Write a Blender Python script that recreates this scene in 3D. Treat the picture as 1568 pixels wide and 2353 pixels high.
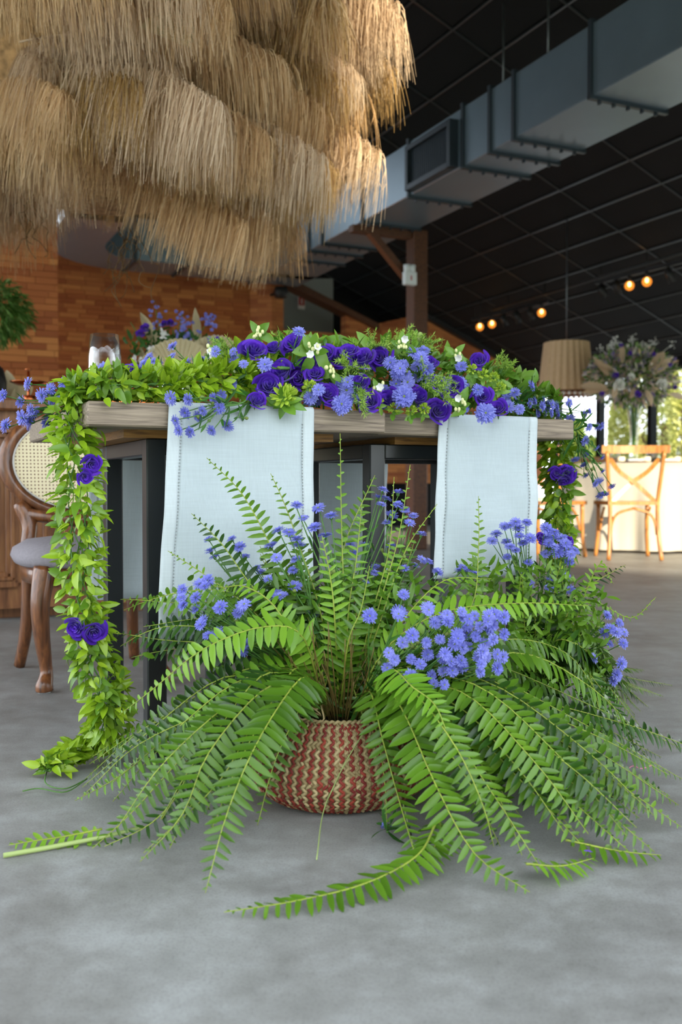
import bpy, math, random
from mathutils import Vector, Matrix, Quaternion

# ------------------------------------------------------------------ camera frame
FPX = 2287.0; CAMH = 0.575; HOR = 1120.0
PITCH = math.atan((1176.5 - HOR) / FPX)
YAW = math.radians(25.0)
CAM = Vector((0, 0, CAMH))
FWD = Vector((0, math.cos(PITCH), -math.sin(PITCH)))
UPV = Vector((0, math.sin(PITCH), math.cos(PITCH)))
RGT = Vector((1, 0, 0))
UX = Vector((math.cos(YAW), math.sin(YAW), 0))      # hall axis: along the table front
VX = Vector((-math.sin(YAW), math.cos(YAW), 0))     # hall axis: away from the viewer

for o in list(bpy.data.objects):
    bpy.data.objects.remove(o)
scene = bpy.context.scene
col = scene.collection
rnd = random.Random(7)

cam_d = bpy.data.cameras.new('camera')
cam_o = bpy.data.objects.new('camera', cam_d)
col.objects.link(cam_o)
cam_o.location = CAM
cam_o.rotation_euler = (math.radians(90) - PITCH, 0, 0)
cam_d.sensor_fit = 'HORIZONTAL'
cam_d.sensor_width = 24.0
cam_d.lens = 24.0 * FPX / 1568.0
cam_d.clip_start = 0.05; cam_d.clip_end = 300
cam_d.dof.use_dof = True
cam_d.dof.focus_distance = 2.05
cam_d.dof.aperture_fstop = 4.5
scene.camera = cam_o

# ------------------------------------------------------------------ sky, sun, exposure
world = bpy.data.worlds.new('World'); scene.world = world
world.use_nodes = True
wn = world.node_tree.nodes; wl = world.node_tree.links
bg = wn['Background']
bg.inputs['Color'].default_value = (0.86, 0.93, 1.0, 1)
bg.inputs['Strength'].default_value = 1.55
sun_d = bpy.data.lights.new('sun_offscreen', 'SUN')
sun_d.energy = 4.0; sun_d.angle = math.radians(0.6); sun_d.color = (1.0, 0.84, 0.60)
sun_o = bpy.data.objects.new('sun_offscreen', sun_d); col.objects.link(sun_o)
SUN_DIR = Vector((-0.30, 0.80, -0.25)).normalized()
sun_o.rotation_euler = SUN_DIR.to_track_quat('-Z', 'Y').to_euler()
sun_o.location = (8, -18, 9)

vs = scene.view_settings
vs.view_transform = 'Standard'; vs.look = 'None'; vs.gamma = 1.0
vs.use_curve_mapping = False
vs.exposure = 1.45

# ------------------------------------------------------------------ placement helpers
def ray(x, y): return FWD + RGT * ((x - 784) / FPX) - UPV * ((y - 1176.5) / FPX)
def D(x, y, d): return CAM + ray(x, y) * d
def Z(x, y, z=0.0):
    r = ray(x, y); return CAM + r * ((z - CAMH) / r.z)
def PV(x, y, v):
    r = ray(x, y); return CAM + r * (v / r.dot(VX))
def PU(x, y, u):
    r = ray(x, y); return CAM + r * (u / r.dot(UX))
def B(u, v, z): return UX * u + VX * v + Vector((0, 0, z))
def uv(P): return P.dot(UX), P.dot(VX)

# ------------------------------------------------------------------ materials
def lin(h):
    h = h.lstrip('#'); out = []
    for i in (0, 2, 4):
        c = int(h[i:i+2], 16) / 255
        out.append(c / 12.92 if c <= 0.04045 else ((c + 0.055) / 1.055) ** 2.4)
    return (*out, 1.0)

MATS = {}
def nt(name):
    m = bpy.data.materials.new(name); m.use_nodes = True
    MATS[name] = m
    return m, m.node_tree.nodes, m.node_tree.links, m.node_tree.nodes['Principled BSDF']

def ramp(n, stops):
    r = n.new('ShaderNodeValToRGB'); e = r.color_ramp.elements
    while len(e) > 1: e.remove(e[-1])
    e[0].position = stops[0][0]; e[0].color = lin(stops[0][1])
    for p, c in stops[1:]:
        k = e.new(p); k.color = lin(c)
    return r

def plain(name, c, rough=0.6, metal=0.0, spec=0.5, noise=0.0, scale=20, bump=0.0, coat=0.0):
    m, n, l, p = nt(name)
    p.inputs['Base Color'].default_value = lin(c)
    p.inputs['Roughness'].default_value = rough
    p.inputs['Metallic'].default_value = metal
    p.inputs['Specular IOR Level'].default_value = spec
    p.inputs['Coat Weight'].default_value = coat
    if noise or bump:
        tc = n.new('ShaderNodeTexCoord'); nz = n.new('ShaderNodeTexNoise')
        nz.inputs['Scale'].default_value = scale; nz.inputs['Detail'].default_value = 6
        l.new(tc.outputs['Object'], nz.inputs['Vector'])
        if noise:
            h = n.new('ShaderNodeHueSaturation'); h.inputs['Color'].default_value = lin(c)
            mr = n.new('ShaderNodeMapRange'); mr.inputs['To Min'].default_value = 1 - noise
            mr.inputs['To Max'].default_value = 1 + noise
            mr.inputs['From Min'].default_value = .3; mr.inputs['From Max'].default_value = .7
            l.new(nz.outputs['Fac'], mr.inputs['Value']); l.new(mr.outputs[0], h.inputs['Value'])
            l.new(h.outputs[0], p.inputs['Base Color'])
        if bump:
            b = n.new('ShaderNodeBump'); b.inputs['Strength'].default_value = bump
            b.inputs['Distance'].default_value = 0.01
            l.new(nz.outputs['Fac'], b.inputs['Height']); l.new(b.outputs[0], p.inputs['Normal'])
    return m

def varied(name, stops, rough=0.5, transl=0.0, per='island', spec=0.4, sheen=0.0):
    """colour picked at random per mesh island or per object from a ramp; optional translucency"""
    m, n, l, p = nt(name)
    r = ramp(n, stops)
    if per == 'island':
        g = n.new('ShaderNodeNewGeometry'); src = g.outputs['Random Per Island']
    elif per == 'object':
        g = n.new('ShaderNodeObjectInfo'); src = g.outputs['Random']
    else:
        g = n.new('ShaderNodeNewGeometry'); oi = n.new('ShaderNodeObjectInfo')
        ad = n.new('ShaderNodeMath'); ad.operation = 'MULTIPLY_ADD'
        ad.inputs[1].default_value = 0.5
        ml = n.new('ShaderNodeMath'); ml.operation = 'MULTIPLY'; ml.inputs[1].default_value = 0.5
        l.new(oi.outputs['Random'], ml.inputs[0])
        l.new(g.outputs['Random Per Island'], ad.inputs[0]); l.new(ml.outputs[0], ad.inputs[2])
        src = ad.outputs[0]
    l.new(src, r.inputs[0])
    l.new(r.outputs[0], p.inputs['Base Color'])
    p.inputs['Roughness'].default_value = rough
    p.inputs['Specular IOR Level'].default_value = spec
    if sheen: p.inputs['Sheen Weight'].default_value = sheen
    if transl:
        t = n.new('ShaderNodeBsdfTranslucent'); mx = n.new('ShaderNodeMixShader')
        mx.inputs[0].default_value = transl
        l.new(r.outputs[0], t.inputs['Color'])
        l.new(p.outputs[0], mx.inputs[1]); l.new(t.outputs[0], mx.inputs[2])
        l.new(mx.outputs[0], n['Material Output'].inputs['Surface'])
    return m

def wood(name, c1, c2, c3, rough=0.5, scale=(1, 14, 14), bump=0.15, coat=0.0):
    m, n, l, p = nt(name)
    tc = n.new('ShaderNodeTexCoord'); mp = n.new('ShaderNodeMapping')
    mp.inputs['Scale'].default_value = scale
    nz = n.new('ShaderNodeTexNoise'); nz.inputs['Scale'].default_value = 6
    nz.inputs['Detail'].default_value = 8; nz.inputs['Distortion'].default_value = 0.6
    r = ramp(n, [(.30, c1), (.5, c2), (.72, c3)])
    l.new(tc.outputs['Object'], mp.inputs[0]); l.new(mp.outputs[0], nz.inputs['Vector'])
    l.new(nz.outputs['Fac'], r.inputs[0]); l.new(r.outputs[0], p.inputs['Base Color'])
    p.inputs['Roughness'].default_value = rough; p.inputs['Coat Weight'].default_value = coat
    b = n.new('ShaderNodeBump'); b.inputs['Strength'].default_value = bump
    b.inputs['Distance'].default_value = 0.004
    l.new(nz.outputs['Fac'], b.inputs['Height']); l.new(b.outputs[0], p.inputs['Normal'])
    return m

def glass(name, tint='#ffffff'):
    m, n, l, p = nt(name)
    p.inputs['Base Color'].default_value = lin(tint)
    p.inputs['Roughness'].default_value = 0.0
    p.inputs['Transmission Weight'].default_value = 1.0
    p.inputs['IOR'].default_value = 1.45
    return m

def emit(name, c, s):
    m, n, l, p = nt(name)
    p.inputs['Base Color'].default_value = lin(c)
    p.inputs['Emission Color'].default_value = lin(c)
    p.inputs['Emission Strength'].default_value = s
    return m

# concrete floor
def concrete():
    m, n, l, p = nt('concrete')
    tc = n.new('ShaderNodeTexCoord')
    a = n.new('ShaderNodeTexNoise'); a.inputs['Scale'].default_value = 1.6; a.inputs['Detail'].default_value = 8
    a.inputs['Roughness'].default_value = .62; a.inputs['Distortion'].default_value = .4
    b = n.new('ShaderNodeTexNoise'); b.inputs['Scale'].default_value = 9; b.inputs['Detail'].default_value = 9
    b.inputs['Roughness'].default_value = .7
    s = n.new('ShaderNodeTexNoise'); s.inputs['Scale'].default_value = 260; s.inputs['Detail'].default_value = 3
    for t in (a, b, s): l.new(tc.outputs['Object'], t.inputs['Vector'])
    r1 = ramp(n, [(.30, '#6c6b68'), (.48, '#8a8a87'), (.66, '#a5a7a6')])
    r2 = ramp(n, [(.30, '#5a5855'), (.50, '#8b8b89'), (.70, '#b4b8b9')])
    mx = n.new('ShaderNodeMix'); mx.data_type = 'RGBA'; mx.inputs[0].default_value = .42
    l.new(a.outputs['Fac'], r1.inputs[0]); l.new(b.outputs['Fac'], r2.inputs[0])
    l.new(r1.outputs[0], mx.inputs[6]); l.new(r2.outputs[0], mx.inputs[7])
    r3 = ramp(n, [(.35, '#d8d8d8'), (.5, '#ffffff')])
    l.new(s.outputs['Fac'], r3.inputs[0])
    mu = n.new('ShaderNodeMix'); mu.data_type = 'RGBA'; mu.blend_type = 'MULTIPLY'; mu.inputs[0].default_value = .6
    l.new(mx.outputs[2], mu.inputs[6]); l.new(r3.outputs[0], mu.inputs[7])
    l.new(mu.outputs[2], p.inputs['Base Color'])
    rr = n.new('ShaderNodeMapRange'); rr.inputs['To Min'].default_value = .38; rr.inputs['To Max'].default_value = .62
    l.new(b.outputs['Fac'], rr.inputs['Value']); l.new(rr.outputs[0], p.inputs['Roughness'])
    bp = n.new('ShaderNodeBump'); bp.inputs['Strength'].default_value = .08; bp.inputs['Distance'].default_value = .003
    l.new(b.outputs['Fac'], bp.inputs['Height']); l.new(bp.outputs[0], p.inputs['Normal'])
    return m
concrete()

def linen(name, c, sheer):
    m, n, l, p = nt(name)
    tc = n.new('ShaderNodeTexCoord')
    w1 = n.new('ShaderNodeTexNoise'); w1.inputs['Scale'].default_value = 30; w1.inputs['Detail'].default_value = 6
    mp = n.new('ShaderNodeMapping'); mp.inputs['Scale'].default_value = (12, 12, .5)
    mp2 = n.new('ShaderNodeMapping'); mp2.inputs['Scale'].default_value = (.5, .5, 12)
    w2 = n.new('ShaderNodeTexNoise'); w2.inputs['Scale'].default_value = 30; w2.inputs['Detail'].default_value = 6
    l.new(tc.outputs['Object'], mp.inputs[0]); l.new(tc.outputs['Object'], mp2.inputs[0])
    l.new(mp.outputs[0], w1.inputs['Vector']); l.new(mp2.outputs[0], w2.inputs['Vector'])
    ad = n.new('ShaderNodeMath'); ad.operation = 'ADD'
    l.new(w1.outputs['Fac'], ad.inputs[0]); l.new(w2.outputs['Fac'], ad.inputs[1])
    mr = n.new('ShaderNodeMapRange'); mr.inputs['From Min'].default_value = .7; mr.inputs['From Max'].default_value = 1.3
    mr.inputs['To Min'].default_value = .93; mr.inputs['To Max'].default_value = 1.03
    l.new(ad.outputs[0], mr.inputs['Value'])
    h = n.new('ShaderNodeHueSaturation'); h.inputs['Color'].default_value = lin(c)
    l.new(mr.outputs[0], h.inputs['Value']); l.new(h.outputs[0], p.inputs['Base Color'])
    p.inputs['Roughness'].default_value = .9; p.inputs['Specular IOR Level'].default_value = .1
    t = n.new('ShaderNodeBsdfTranslucent'); l.new(h.outputs[0], t.inputs['Color'])
    mx = n.new('ShaderNodeMixShader'); mx.inputs[0].default_value = .18
    l.new(p.outputs[0], mx.inputs[1]); l.new(t.outputs[0], mx.inputs[2])
    tr = n.new('ShaderNodeBsdfTransparent'); mx2 = n.new('ShaderNodeMixShader'); mx2.inputs[0].default_value = sheer
    l.new(mx.outputs[0], mx2.inputs[1]); l.new(tr.outputs[0], mx2.inputs[2])
    l.new(mx2.outputs[0], n['Material Output'].inputs['Surface'])
linen('linen', '#c6d3d8', .07)
linen('linen_hem', '#d2dde1', .02)
linen('table_linen', '#cbc6ba', .0)

def cane():
    m, n, l, p = nt('cane')
    p.inputs['Base Color'].default_value = lin('#e6d9b4'); p.inputs['Roughness'].default_value = .6
    tc = n.new('ShaderNodeTexCoord'); sp = n.new('ShaderNodeSeparateXYZ')
    l.new(tc.outputs['Object'], sp.inputs[0])
    def frac(out, off):
        a = n.new('ShaderNodeMath'); a.operation = 'MULTIPLY_ADD'; a.inputs[1].default_value = 88; a.inputs[2].default_value = off
        f = n.new('ShaderNodeMath'); f.operation = 'FRACT'; s = n.new('ShaderNodeMath'); s.operation = 'SUBTRACT'; s.inputs[1].default_value = .5
        q = n.new('ShaderNodeMath'); q.operation = 'MULTIPLY'
        l.new(out, a.inputs[0]); l.new(a.outputs[0], f.inputs[0]); l.new(f.outputs[0], s.inputs[0])
        l.new(s.outputs[0], q.inputs[0]); l.new(s.outputs[0], q.inputs[1]); return q.outputs[0]
    masks = []
    for off in (0.25,):
        ad = n.new('ShaderNodeMath'); ad.operation = 'ADD'
        l.new(frac(sp.outputs['X'], off), ad.inputs[0]); l.new(frac(sp.outputs['Z'], off), ad.inputs[1])
        lt = n.new('ShaderNodeMath'); lt.operation = 'LESS_THAN'; lt.inputs[1].default_value = .045
        l.new(ad.outputs[0], lt.inputs[0]); masks.append(lt.outputs[0])
    tr = n.new('ShaderNodeBsdfTransparent'); mx = n.new('ShaderNodeMixShader')
    l.new(masks[0], mx.inputs[0]); l.new(p.outputs[0], mx.inputs[1]); l.new(tr.outputs[0], mx.inputs[2])
    l.new(mx.outputs[0], n['Material Output'].inputs['Surface'])
cane()

def brick_far():
    m, n, l, p = nt('brick_far')
    tc = n.new('ShaderNodeTexCoord'); b = n.new('ShaderNodeTexBrick')
    mp = n.new('ShaderNodeMapping'); mp.inputs['Rotation'].default_value = (math.radians(90), 0, 0)
    b.inputs['Scale'].default_value = 1.0; b.inputs['Brick Width'].default_value = .22; b.inputs['Row Height'].default_value = .052
    b.inputs['Mortar Size'].default_value = .002
    b.inputs['Color1'].default_value = lin('#995229'); b.inputs['Color2'].default_value = lin('#c98347')
    b.inputs['Mortar'].default_value = lin('#8f5530')
    l.new(tc.outputs['Object'], mp.inputs[0]); l.new(mp.outputs[0], b.inputs['Vector'])
    l.new(b.outputs['Color'], p.inputs['Base Color']); p.inputs['Roughness'].default_value = .7
brick_far()

plain('ceiling_panel', '#191a1c', .75, spec=.2, noise=.08, scale=3)
plain('ceiling_void', '#191a1c', .75, spec=.2)
plain('ceiling_joint', '#191a1c', .75, spec=.2)
plain('ceiling_bar', '#2b3035', .35, spec=.8)
plain('black_steel', '#1d2124', .32, metal=.0, spec=.6, noise=.15, scale=8)
plain('duct_metal', '#788a97', .34, metal=.55, noise=.05, scale=4)
plain('duct_flange', '#39424a', .4, metal=.5)
plain('rod_metal', '#6b7076', .4, metal=.8)
plain('grille_dark', '#3c4752', .4, metal=.4)
varied('brick', [(0, '#995229'), (.5, '#b26735'), (1, '#c98347')], .75, per='object')
varied('brick_joined', [(0, '#995229'), (1, '#c98347')], .75)
plain('mortar', '#8f5530', .9)
wood('post_wood', '#3f2212', '#54301a', '#663c22', .5)
plain('grey_plaster', '#8b918f', .8)
plain('plastic_white', '#dfe6ea', .4)
plain('plastic_black', '#17181a', .5)
plain('sign_red', '#b0211f', .5)
plain('sign_white', '#e8e6e2', .5)
wood('table_wood', '#5c5046', '#887a69', '#a89985', .65, (1.2, 30, 30), .3)
wood('table_end_wood', '#6a4c35', '#8a6a4c', '#a5865f', .7, (20, 1.2, 20), .3)
wood('plywood', '#6f4a20', '#93672f', '#a97a3c', .6, (3, 3, 40), .1)
wood('underside', '#4f4136', '#6b5a4b', '#7d6b59', .8, (2, 20, 20), .1)
wood('walnut', '#4a2b17', '#6d4122', '#8a5730', .32, (14, 14, 1.2), .05, .3)
wood('panel_walnut', '#5a361d', '#7c5030', '#94683f', .42, (10, 10, 1.0), .05, .1)
wood('honey_wood', '#834f1f', '#a86f33', '#bf8848', .35, (10, 10, 1.2), .05, .2)
plain('grey_fabric', '#8f8a90', .95, spec=.1, noise=.08, scale=120, bump=.2)
plain('stitch_grey', '#8f9698', .9)
plain('piping_white', '#c9c6c2', .7)
plain('rubber_dark', '#0d0d0d', .8)
def thin_glass(name):
    m, n, l, p = nt(name)
    tr = n.new('ShaderNodeBsdfTransparent'); gl = n.new('ShaderNodeBsdfGlossy'); gl.inputs['Roughness'].default_value = .03
    lw = n.new('ShaderNodeLayerWeight'); lw.inputs['Blend'].default_value = .28
    tr.inputs['Color'].default_value = (.95, .97, .97, 1)
    mx = n.new('ShaderNodeMixShader'); l.new(lw.outputs['Facing'], mx.inputs[0])
    l.new(tr.outputs[0], mx.inputs[1]); l.new(gl.outputs[0], mx.inputs[2]); l.new(mx.outputs[0], n['Material Output'].inputs['Surface'])
thin_glass('clear_glass')
plain('straw', '#c1ab7d', .75, noise=.25, scale=40)
varied('strand_red', [(0, '#6c241e'), (.5, '#852f25'), (1, '#9a3c2a')], .6)
varied('strand_straw', [(0, '#8c7a53'), (.5, '#a8956a'), (1, '#bdab80')], .65)
plain('soil', '#1d150e', .95, noise=.4, scale=60, bump=.6)
varied('fern_green', [(0, '#365912'), (.35, '#496f19'), (.75, '#5e8722'), (1, '#7aa133')], .33, .24, 'both', .45)
varied('fern_dark', [(0, '#1a340e'), (.5, '#284a14'), (1, '#3a611d')], .33, .25, 'both', .45)
varied('fern_bright', [(0, '#5f9024'), (.5, '#74a32d'), (1, '#8db83c')], .36, .32, 'both', .45)
plain('rachis', '#8a9a36', .55, noise=.2, scale=30)
plain('rachis_brown', '#6b5a2a', .6, noise=.2, scale=30)
plain('stem_green', '#4e7a33', .55, noise=.15, scale=40)
plain('stem_pale', '#9db06a', .6)
varied('smilax', [(0, '#466f1c'), (.45, '#618a26'), (1, '#85aa38')], .33, .28, 'both', .5)
varied('smilax_bright', [(0, '#769f20'), (.5, '#95b828'), (1, '#b3cd3c')], .33, .3, 'both', .5)
varied('smilax_dark', [(0, '#31651a'), (.5, '#477f22'), (1, '#639c30')], .33, .25, 'both', .5)
varied('foliage_dark', [(0, '#24481a'), (.5, '#356522'), (1, '#4d812c')], .45, .2, 'both')
varied('broad_leaf', [(0, '#4f7f22'), (.5, '#6a9830'), (1, '#8fb846')], .38, .28, 'both', .5)
varied('bract_green', [(0, '#9abf34'), (1, '#c7dc58')], .5, .3)
varied('needle_green', [(0, '#7fa83c'), (1, '#b1cd58')], .5, .2)
varied('aster_petal', [(0, '#757ad4'), (.5, '#8b90e2'), (1, '#a6aaf0')], .6, .3, 'both', .2)
plain('aster_eye', '#6d7f3a', .7)
varied('lisianthus', [(0, '#4514a6'), (.5, '#541fb8'), (1, '#6630cc')], .5, .25, 'object', .2, .3)
varied('white_petal', [(0, '#e6e9e4'), (1, '#ffffff')], .6, .3)
plain('bud_cream', '#dfe3a5', .6)
varied('pampas', [(0, '#a58258'), (.3, '#c9a87c'), (.7, '#e0c49c'), (1, '#f2e0be')], .8, .45, 'both', .1)
varied('pampas_gold', [(0, '#967649'), (.5, '#bb9c68'), (1, '#dcc090')], .8, .45, 'both', .1)
varied('pampas_pale', [(0, '#bda386'), (.5, '#dac3a6'), (1, '#efdfc8')], .8, .45, 'both', .1)
plain('twig', '#5d4524', .8, noise=.3, scale=20)
plain('pampas_core', '#a58258', .95, noise=.4, scale=30, bump=.6)
varied('dry_palm', [(0, '#b9ac86'), (1, '#d3c8a6')], .7, .15)
plain('copper', '#c9794d', .22, metal=1.0)
plain('lamp_fabric', '#cdae8b', .9, noise=.05, scale=30)
emit('bulb_glow', '#ffd890', 7.0)
def amber_globe():
    m, n, l, p = nt('amber_globe')
    tr = n.new('ShaderNodeBsdfTransparent'); tr.inputs['Color'].default_value = (1, .8, .5, 1)
    em_ = n.new('ShaderNodeEmission'); em_.inputs['Color'].default_value = lin('#ff9a3a'); em_.inputs['Strength'].default_value = .7
    mx = n.new('ShaderNodeMixShader'); mx.inputs[0].default_value = .45
    l.new(tr.outputs[0], mx.inputs[1]); l.new(em_.outputs[0], mx.inputs[2]); l.new(mx.outputs[0], n['Material Output'].inputs['Surface'])
amber_globe()
emit('lamp_bulb', '#ffa84a', 2.5)
plain('candle_wax', '#f1ead2', .5)
varied('tree_leaf', [(0, '#9aa653'), (.5, '#bfc372'), (1, '#dfdf9c')], .6, .35)
varied('tree_leaf_dark', [(0, '#54702c'), (1, '#8ba04a')], .6, .3)
varied('moss_green', [(0, '#3d6a24'), (.5, '#5b8836'), (1, '#8cae62')], .6, .25)
varied('filler_mix', [(0, '#5f7f3c'), (.18, '#8aa36a'), (.3, '#b9c2a8'), (.42, '#d9d2c4'), (.55, '#a79ac0'), (.68, '#7f6cb2'), (.8, '#dcc39a'), (.92, '#e8c9c2'), (1, '#f0efe2')], .7, .2)
def window_glass():
    m, n, l, p = nt('window_glass')
    tr = n.new('ShaderNodeBsdfTransparent'); gl = n.new('ShaderNodeBsdfGlossy'); gl.inputs['Roughness'].default_value = .02
    mx = n.new('ShaderNodeMixShader'); mx.inputs[0].default_value = .06
    l.new(tr.outputs[0], mx.inputs[1]); l.new(gl.outputs[0], mx.inputs[2]); l.new(mx.outputs[0], n['Material Output'].inputs['Surface'])
window_glass()
plain('mullion', '#23292f', .4, metal=.3)
plain('grass', '#7f8f4c', .9, noise=.3, scale=3)
plain('blocker_pale', '#cfc9bf', .9)
plain('pink_yarn', '#d98aa0', .7)
plain('bark', '#5a4632', .9)

# ------------------------------------------------------------------ mesh tools
class MB:
    def __init__(s): s.v = []; s.f = []; s.m = []
    def add(s, verts, faces, mi=0):
        o = len(s.v); s.v += [tuple(q) for q in verts]
        s.f += [tuple(i + o for i in q) for q in faces]; s.m += [mi] * len(faces)
    def box(s, c, h, ax=None, mi=0):
        c = Vector(c); ax = ax or (Vector((1, 0, 0)), Vector((0, 1, 0)), Vector((0, 0, 1)))
        vs_ = [c + ax[0] * (h[0] * i) + ax[1] * (h[1] * j) + ax[2] * (h[2] * k) for k in (-1, 1) for j in (-1, 1) for i in (-1, 1)]
        s.add(vs_, [(0, 2, 3, 1), (4, 5, 7, 6), (0, 1, 5, 4), (2, 6, 7, 3), (0, 4, 6, 2), (1, 3, 7, 5)], mi)
    def cbox(s, c, h, ax=None, bev=.004, mi=0):
        """box with chamfered edges (24 verts)"""
        c = Vector(c); ax = ax or (Vector((1, 0, 0)), Vector((0, 1, 0)), Vector((0, 0, 1)))
        import itertools
        idx = {}; vs_ = []
        for sg in itertools.product((-1, 1), repeat=3):
            for k in range(3):
                p = [sg[i] * (h[i] - (0 if i == k else bev)) for i in range(3)]
                idx[(sg, k)] = len(vs_)
                vs_.append(c + ax[0] * p[0] + ax[1] * p[1] + ax[2] * p[2])
        fs = []
        for k in range(3):
            i, j = [q for q in range(3) if q != k]
            for sk in (-1, 1):
                def sg(a, b):
                    t = [0, 0, 0]; t[k] = sk; t[i] = a; t[j] = b; return tuple(t)
                q = [idx[(sg(-1, -1), k)], idx[(sg(1, -1), k)], idx[(sg(1, 1), k)], idx[(sg(-1, 1), k)]]
                fs.append(tuple(q if (sk > 0) == (k != 1) else q[::-1]))
        for k in range(3):                       # edges along axis k
            i, j = [q for q in range(3) if q != k]
            for a in (-1, 1):
                for b in (-1, 1):
                    def sg2(e):
                        t = [0, 0, 0]; t[k] = e; t[i] = a; t[j] = b; return tuple(t)
                    fs.append((idx[(sg2(-1), i)], idx[(sg2(1), i)], idx[(sg2(1), j)], idx[(sg2(-1), j)]))
        for sg3 in itertools.product((-1, 1), repeat=3):
            fs.append((idx[(sg3, 0)], idx[(sg3, 1)], idx[(sg3, 2)]))
        s.add(vs_, fs, mi)
    def tube(s, pts, rad, n=6, mi=0, cap=True):
        pts = [Vector(q) for q in pts]; N = len(pts)
        if not hasattr(rad, '__len__'): rad = [rad] * N
        T = [(pts[min(i + 1, N - 1)] - pts[max(i - 1, 0)]).normalized() for i in range(N)]
        a = Vector((0, 0, 1)) if abs(T[0].z) < .9 else Vector((1, 0, 0))
        x = T[0].cross(a).normalized(); vs_ = []
        for i in range(N):
            x = (x - T[i] * x.dot(T[i])).normalized(); y = T[i].cross(x)
            for k in range(n):
                t = 2 * math.pi * k / n
                vs_.append(pts[i] + (x * math.cos(t) + y * math.sin(t)) * rad[i])
        fs = [(i * n + k, i * n + (k + 1) % n, (i + 1) * n + (k + 1) % n, (i + 1) * n + k) for i in range(N - 1) for k in range(n)]
        if cap: fs += [tuple(range(n - 1, -1, -1)), tuple((N - 1) * n + k for k in range(n))]
        s.add(vs_, fs, mi)
    def lathe(s, prof, c=(0, 0, 0), n=32, mi=0, closed=False):
        c = Vector(c); N = len(prof)
        vs_ = [c + Vector((r * math.cos(2 * math.pi * k / n), r * math.sin(2 * math.pi * k / n), z)) for r, z in prof for k in range(n)]
        fs = [(i * n + k, i * n + (k + 1) % n, (i + 1) * n + (k + 1) % n, (i + 1) * n + k) for i in range(N - 1) for k in range(n)]
        s.add(vs_, fs, mi)
    def grid(s, rows, mi=0, wrap=False):
        R = len(rows); Cn = len(rows[0]); vs_ = [q for r in rows for q in r]
        fs = [(i * Cn + k, i * Cn + (k + 1) % Cn, (i + 1) * Cn + (k + 1) % Cn, (i + 1) * Cn + k) for i in range(R - 1) for k in range(Cn if wrap else Cn - 1)]
        s.add(vs_, fs, mi)
    def prism(s, poly, off, mi=0):
        """closed polygon (list of points) extruded by vector off"""
        off = Vector(off); n = len(poly); a = [Vector(q) for q in poly]
        s.add(a + [q + off for q in a], [tuple(range(n - 1, -1, -1)), tuple(range(n, 2 * n))] + [(i, (i + 1) % n, n + (i + 1) % n, n + i) for i in range(n)], mi)
    def blade(s, base, d, nrm, L, W, curl=0.0, fold=0.15, st=(0, .18, .45, .75, 1), peak=.45, mi=0, sway=0.0, bw=0.0):
        """a leaf: midrib curve bending away from nrm, folded along the midrib, pointed tip"""
        d = d.normalized(); side = d.cross(nrm)
        if side.length < 1e-5: side = d.orthogonal()
        side.normalize(); nrm = side.cross(d).normalized()
        vs_ = []; fs = []
        for i, t in enumerate(st):
            c = base + d * (L * (t - .12 * abs(curl) * t * t)) - nrm * (curl * L * t * t) + side * (sway * L * t * t)
            if t >= 1: vs_.append(c); break
            if t <= peak: w = (bw + (1 - bw) * math.sin(.5 * math.pi * (t / peak) ** .6)) if t > 0 else max(.18, bw)
            else: w = math.cos(.5 * math.pi * ((t - peak) / (1 - peak)) ** 1.3)
            w = max(w, .1) * W * .5
            vs_ += [c + side * w + nrm * (fold * w), c - nrm * (fold * w * .6), c - side * w + nrm * (fold * w)]
        k = len(st) - 1
        for i in range(k - 1):
            a = i * 3; fs += [(a, a + 1, a + 4, a + 3), (a + 1, a + 2, a + 5, a + 4)]
        a = (k - 1) * 3; e = k * 3
        fs += [(a, a + 1, e), (a + 1, a + 2, e)]
        s.add(vs_, fs, mi)
    def ball(s, c, r, n=8, m_=6, mi=0, sc=(1, 1, 1)):
        c = Vector(c)
        prof = [(max(1e-4, math.sin(math.pi * i / m_)) * r, -math.cos(math.pi * i / m_) * r) for i in range(m_ + 1)]
        vs_ = [c + Vector((q * math.cos(2 * math.pi * k / n) * sc[0], q * math.sin(2 * math.pi * k / n) * sc[1], z * sc[2])) for q, z in prof for k in range(n)]
        fs = [(i * n + k, i * n + (k + 1) % n, (i + 1) * n + (k + 1) % n, (i + 1) * n + k) for i in range(m_) for k in range(n)]
        s.add(vs_, fs, mi)
    def mesh(s, name, mats, smooth=True):
        me = bpy.data.meshes.new(name)
        me.from_pydata(s.v, [], s.f)
        for m in ([mats] if isinstance(mats, str) else mats): me.materials.append(MATS[m])
        if len(me.materials) > 1: me.polygons.foreach_set('material_index', s.m)
        if smooth: me.polygons.foreach_set('use_smooth', [True] * len(me.polygons))
        me.update()
        return me
    def build(s, name, mats, parent=None, smooth=True, local=False):
        return put(name, s.mesh(name, mats, smooth), parent, None, local)

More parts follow.
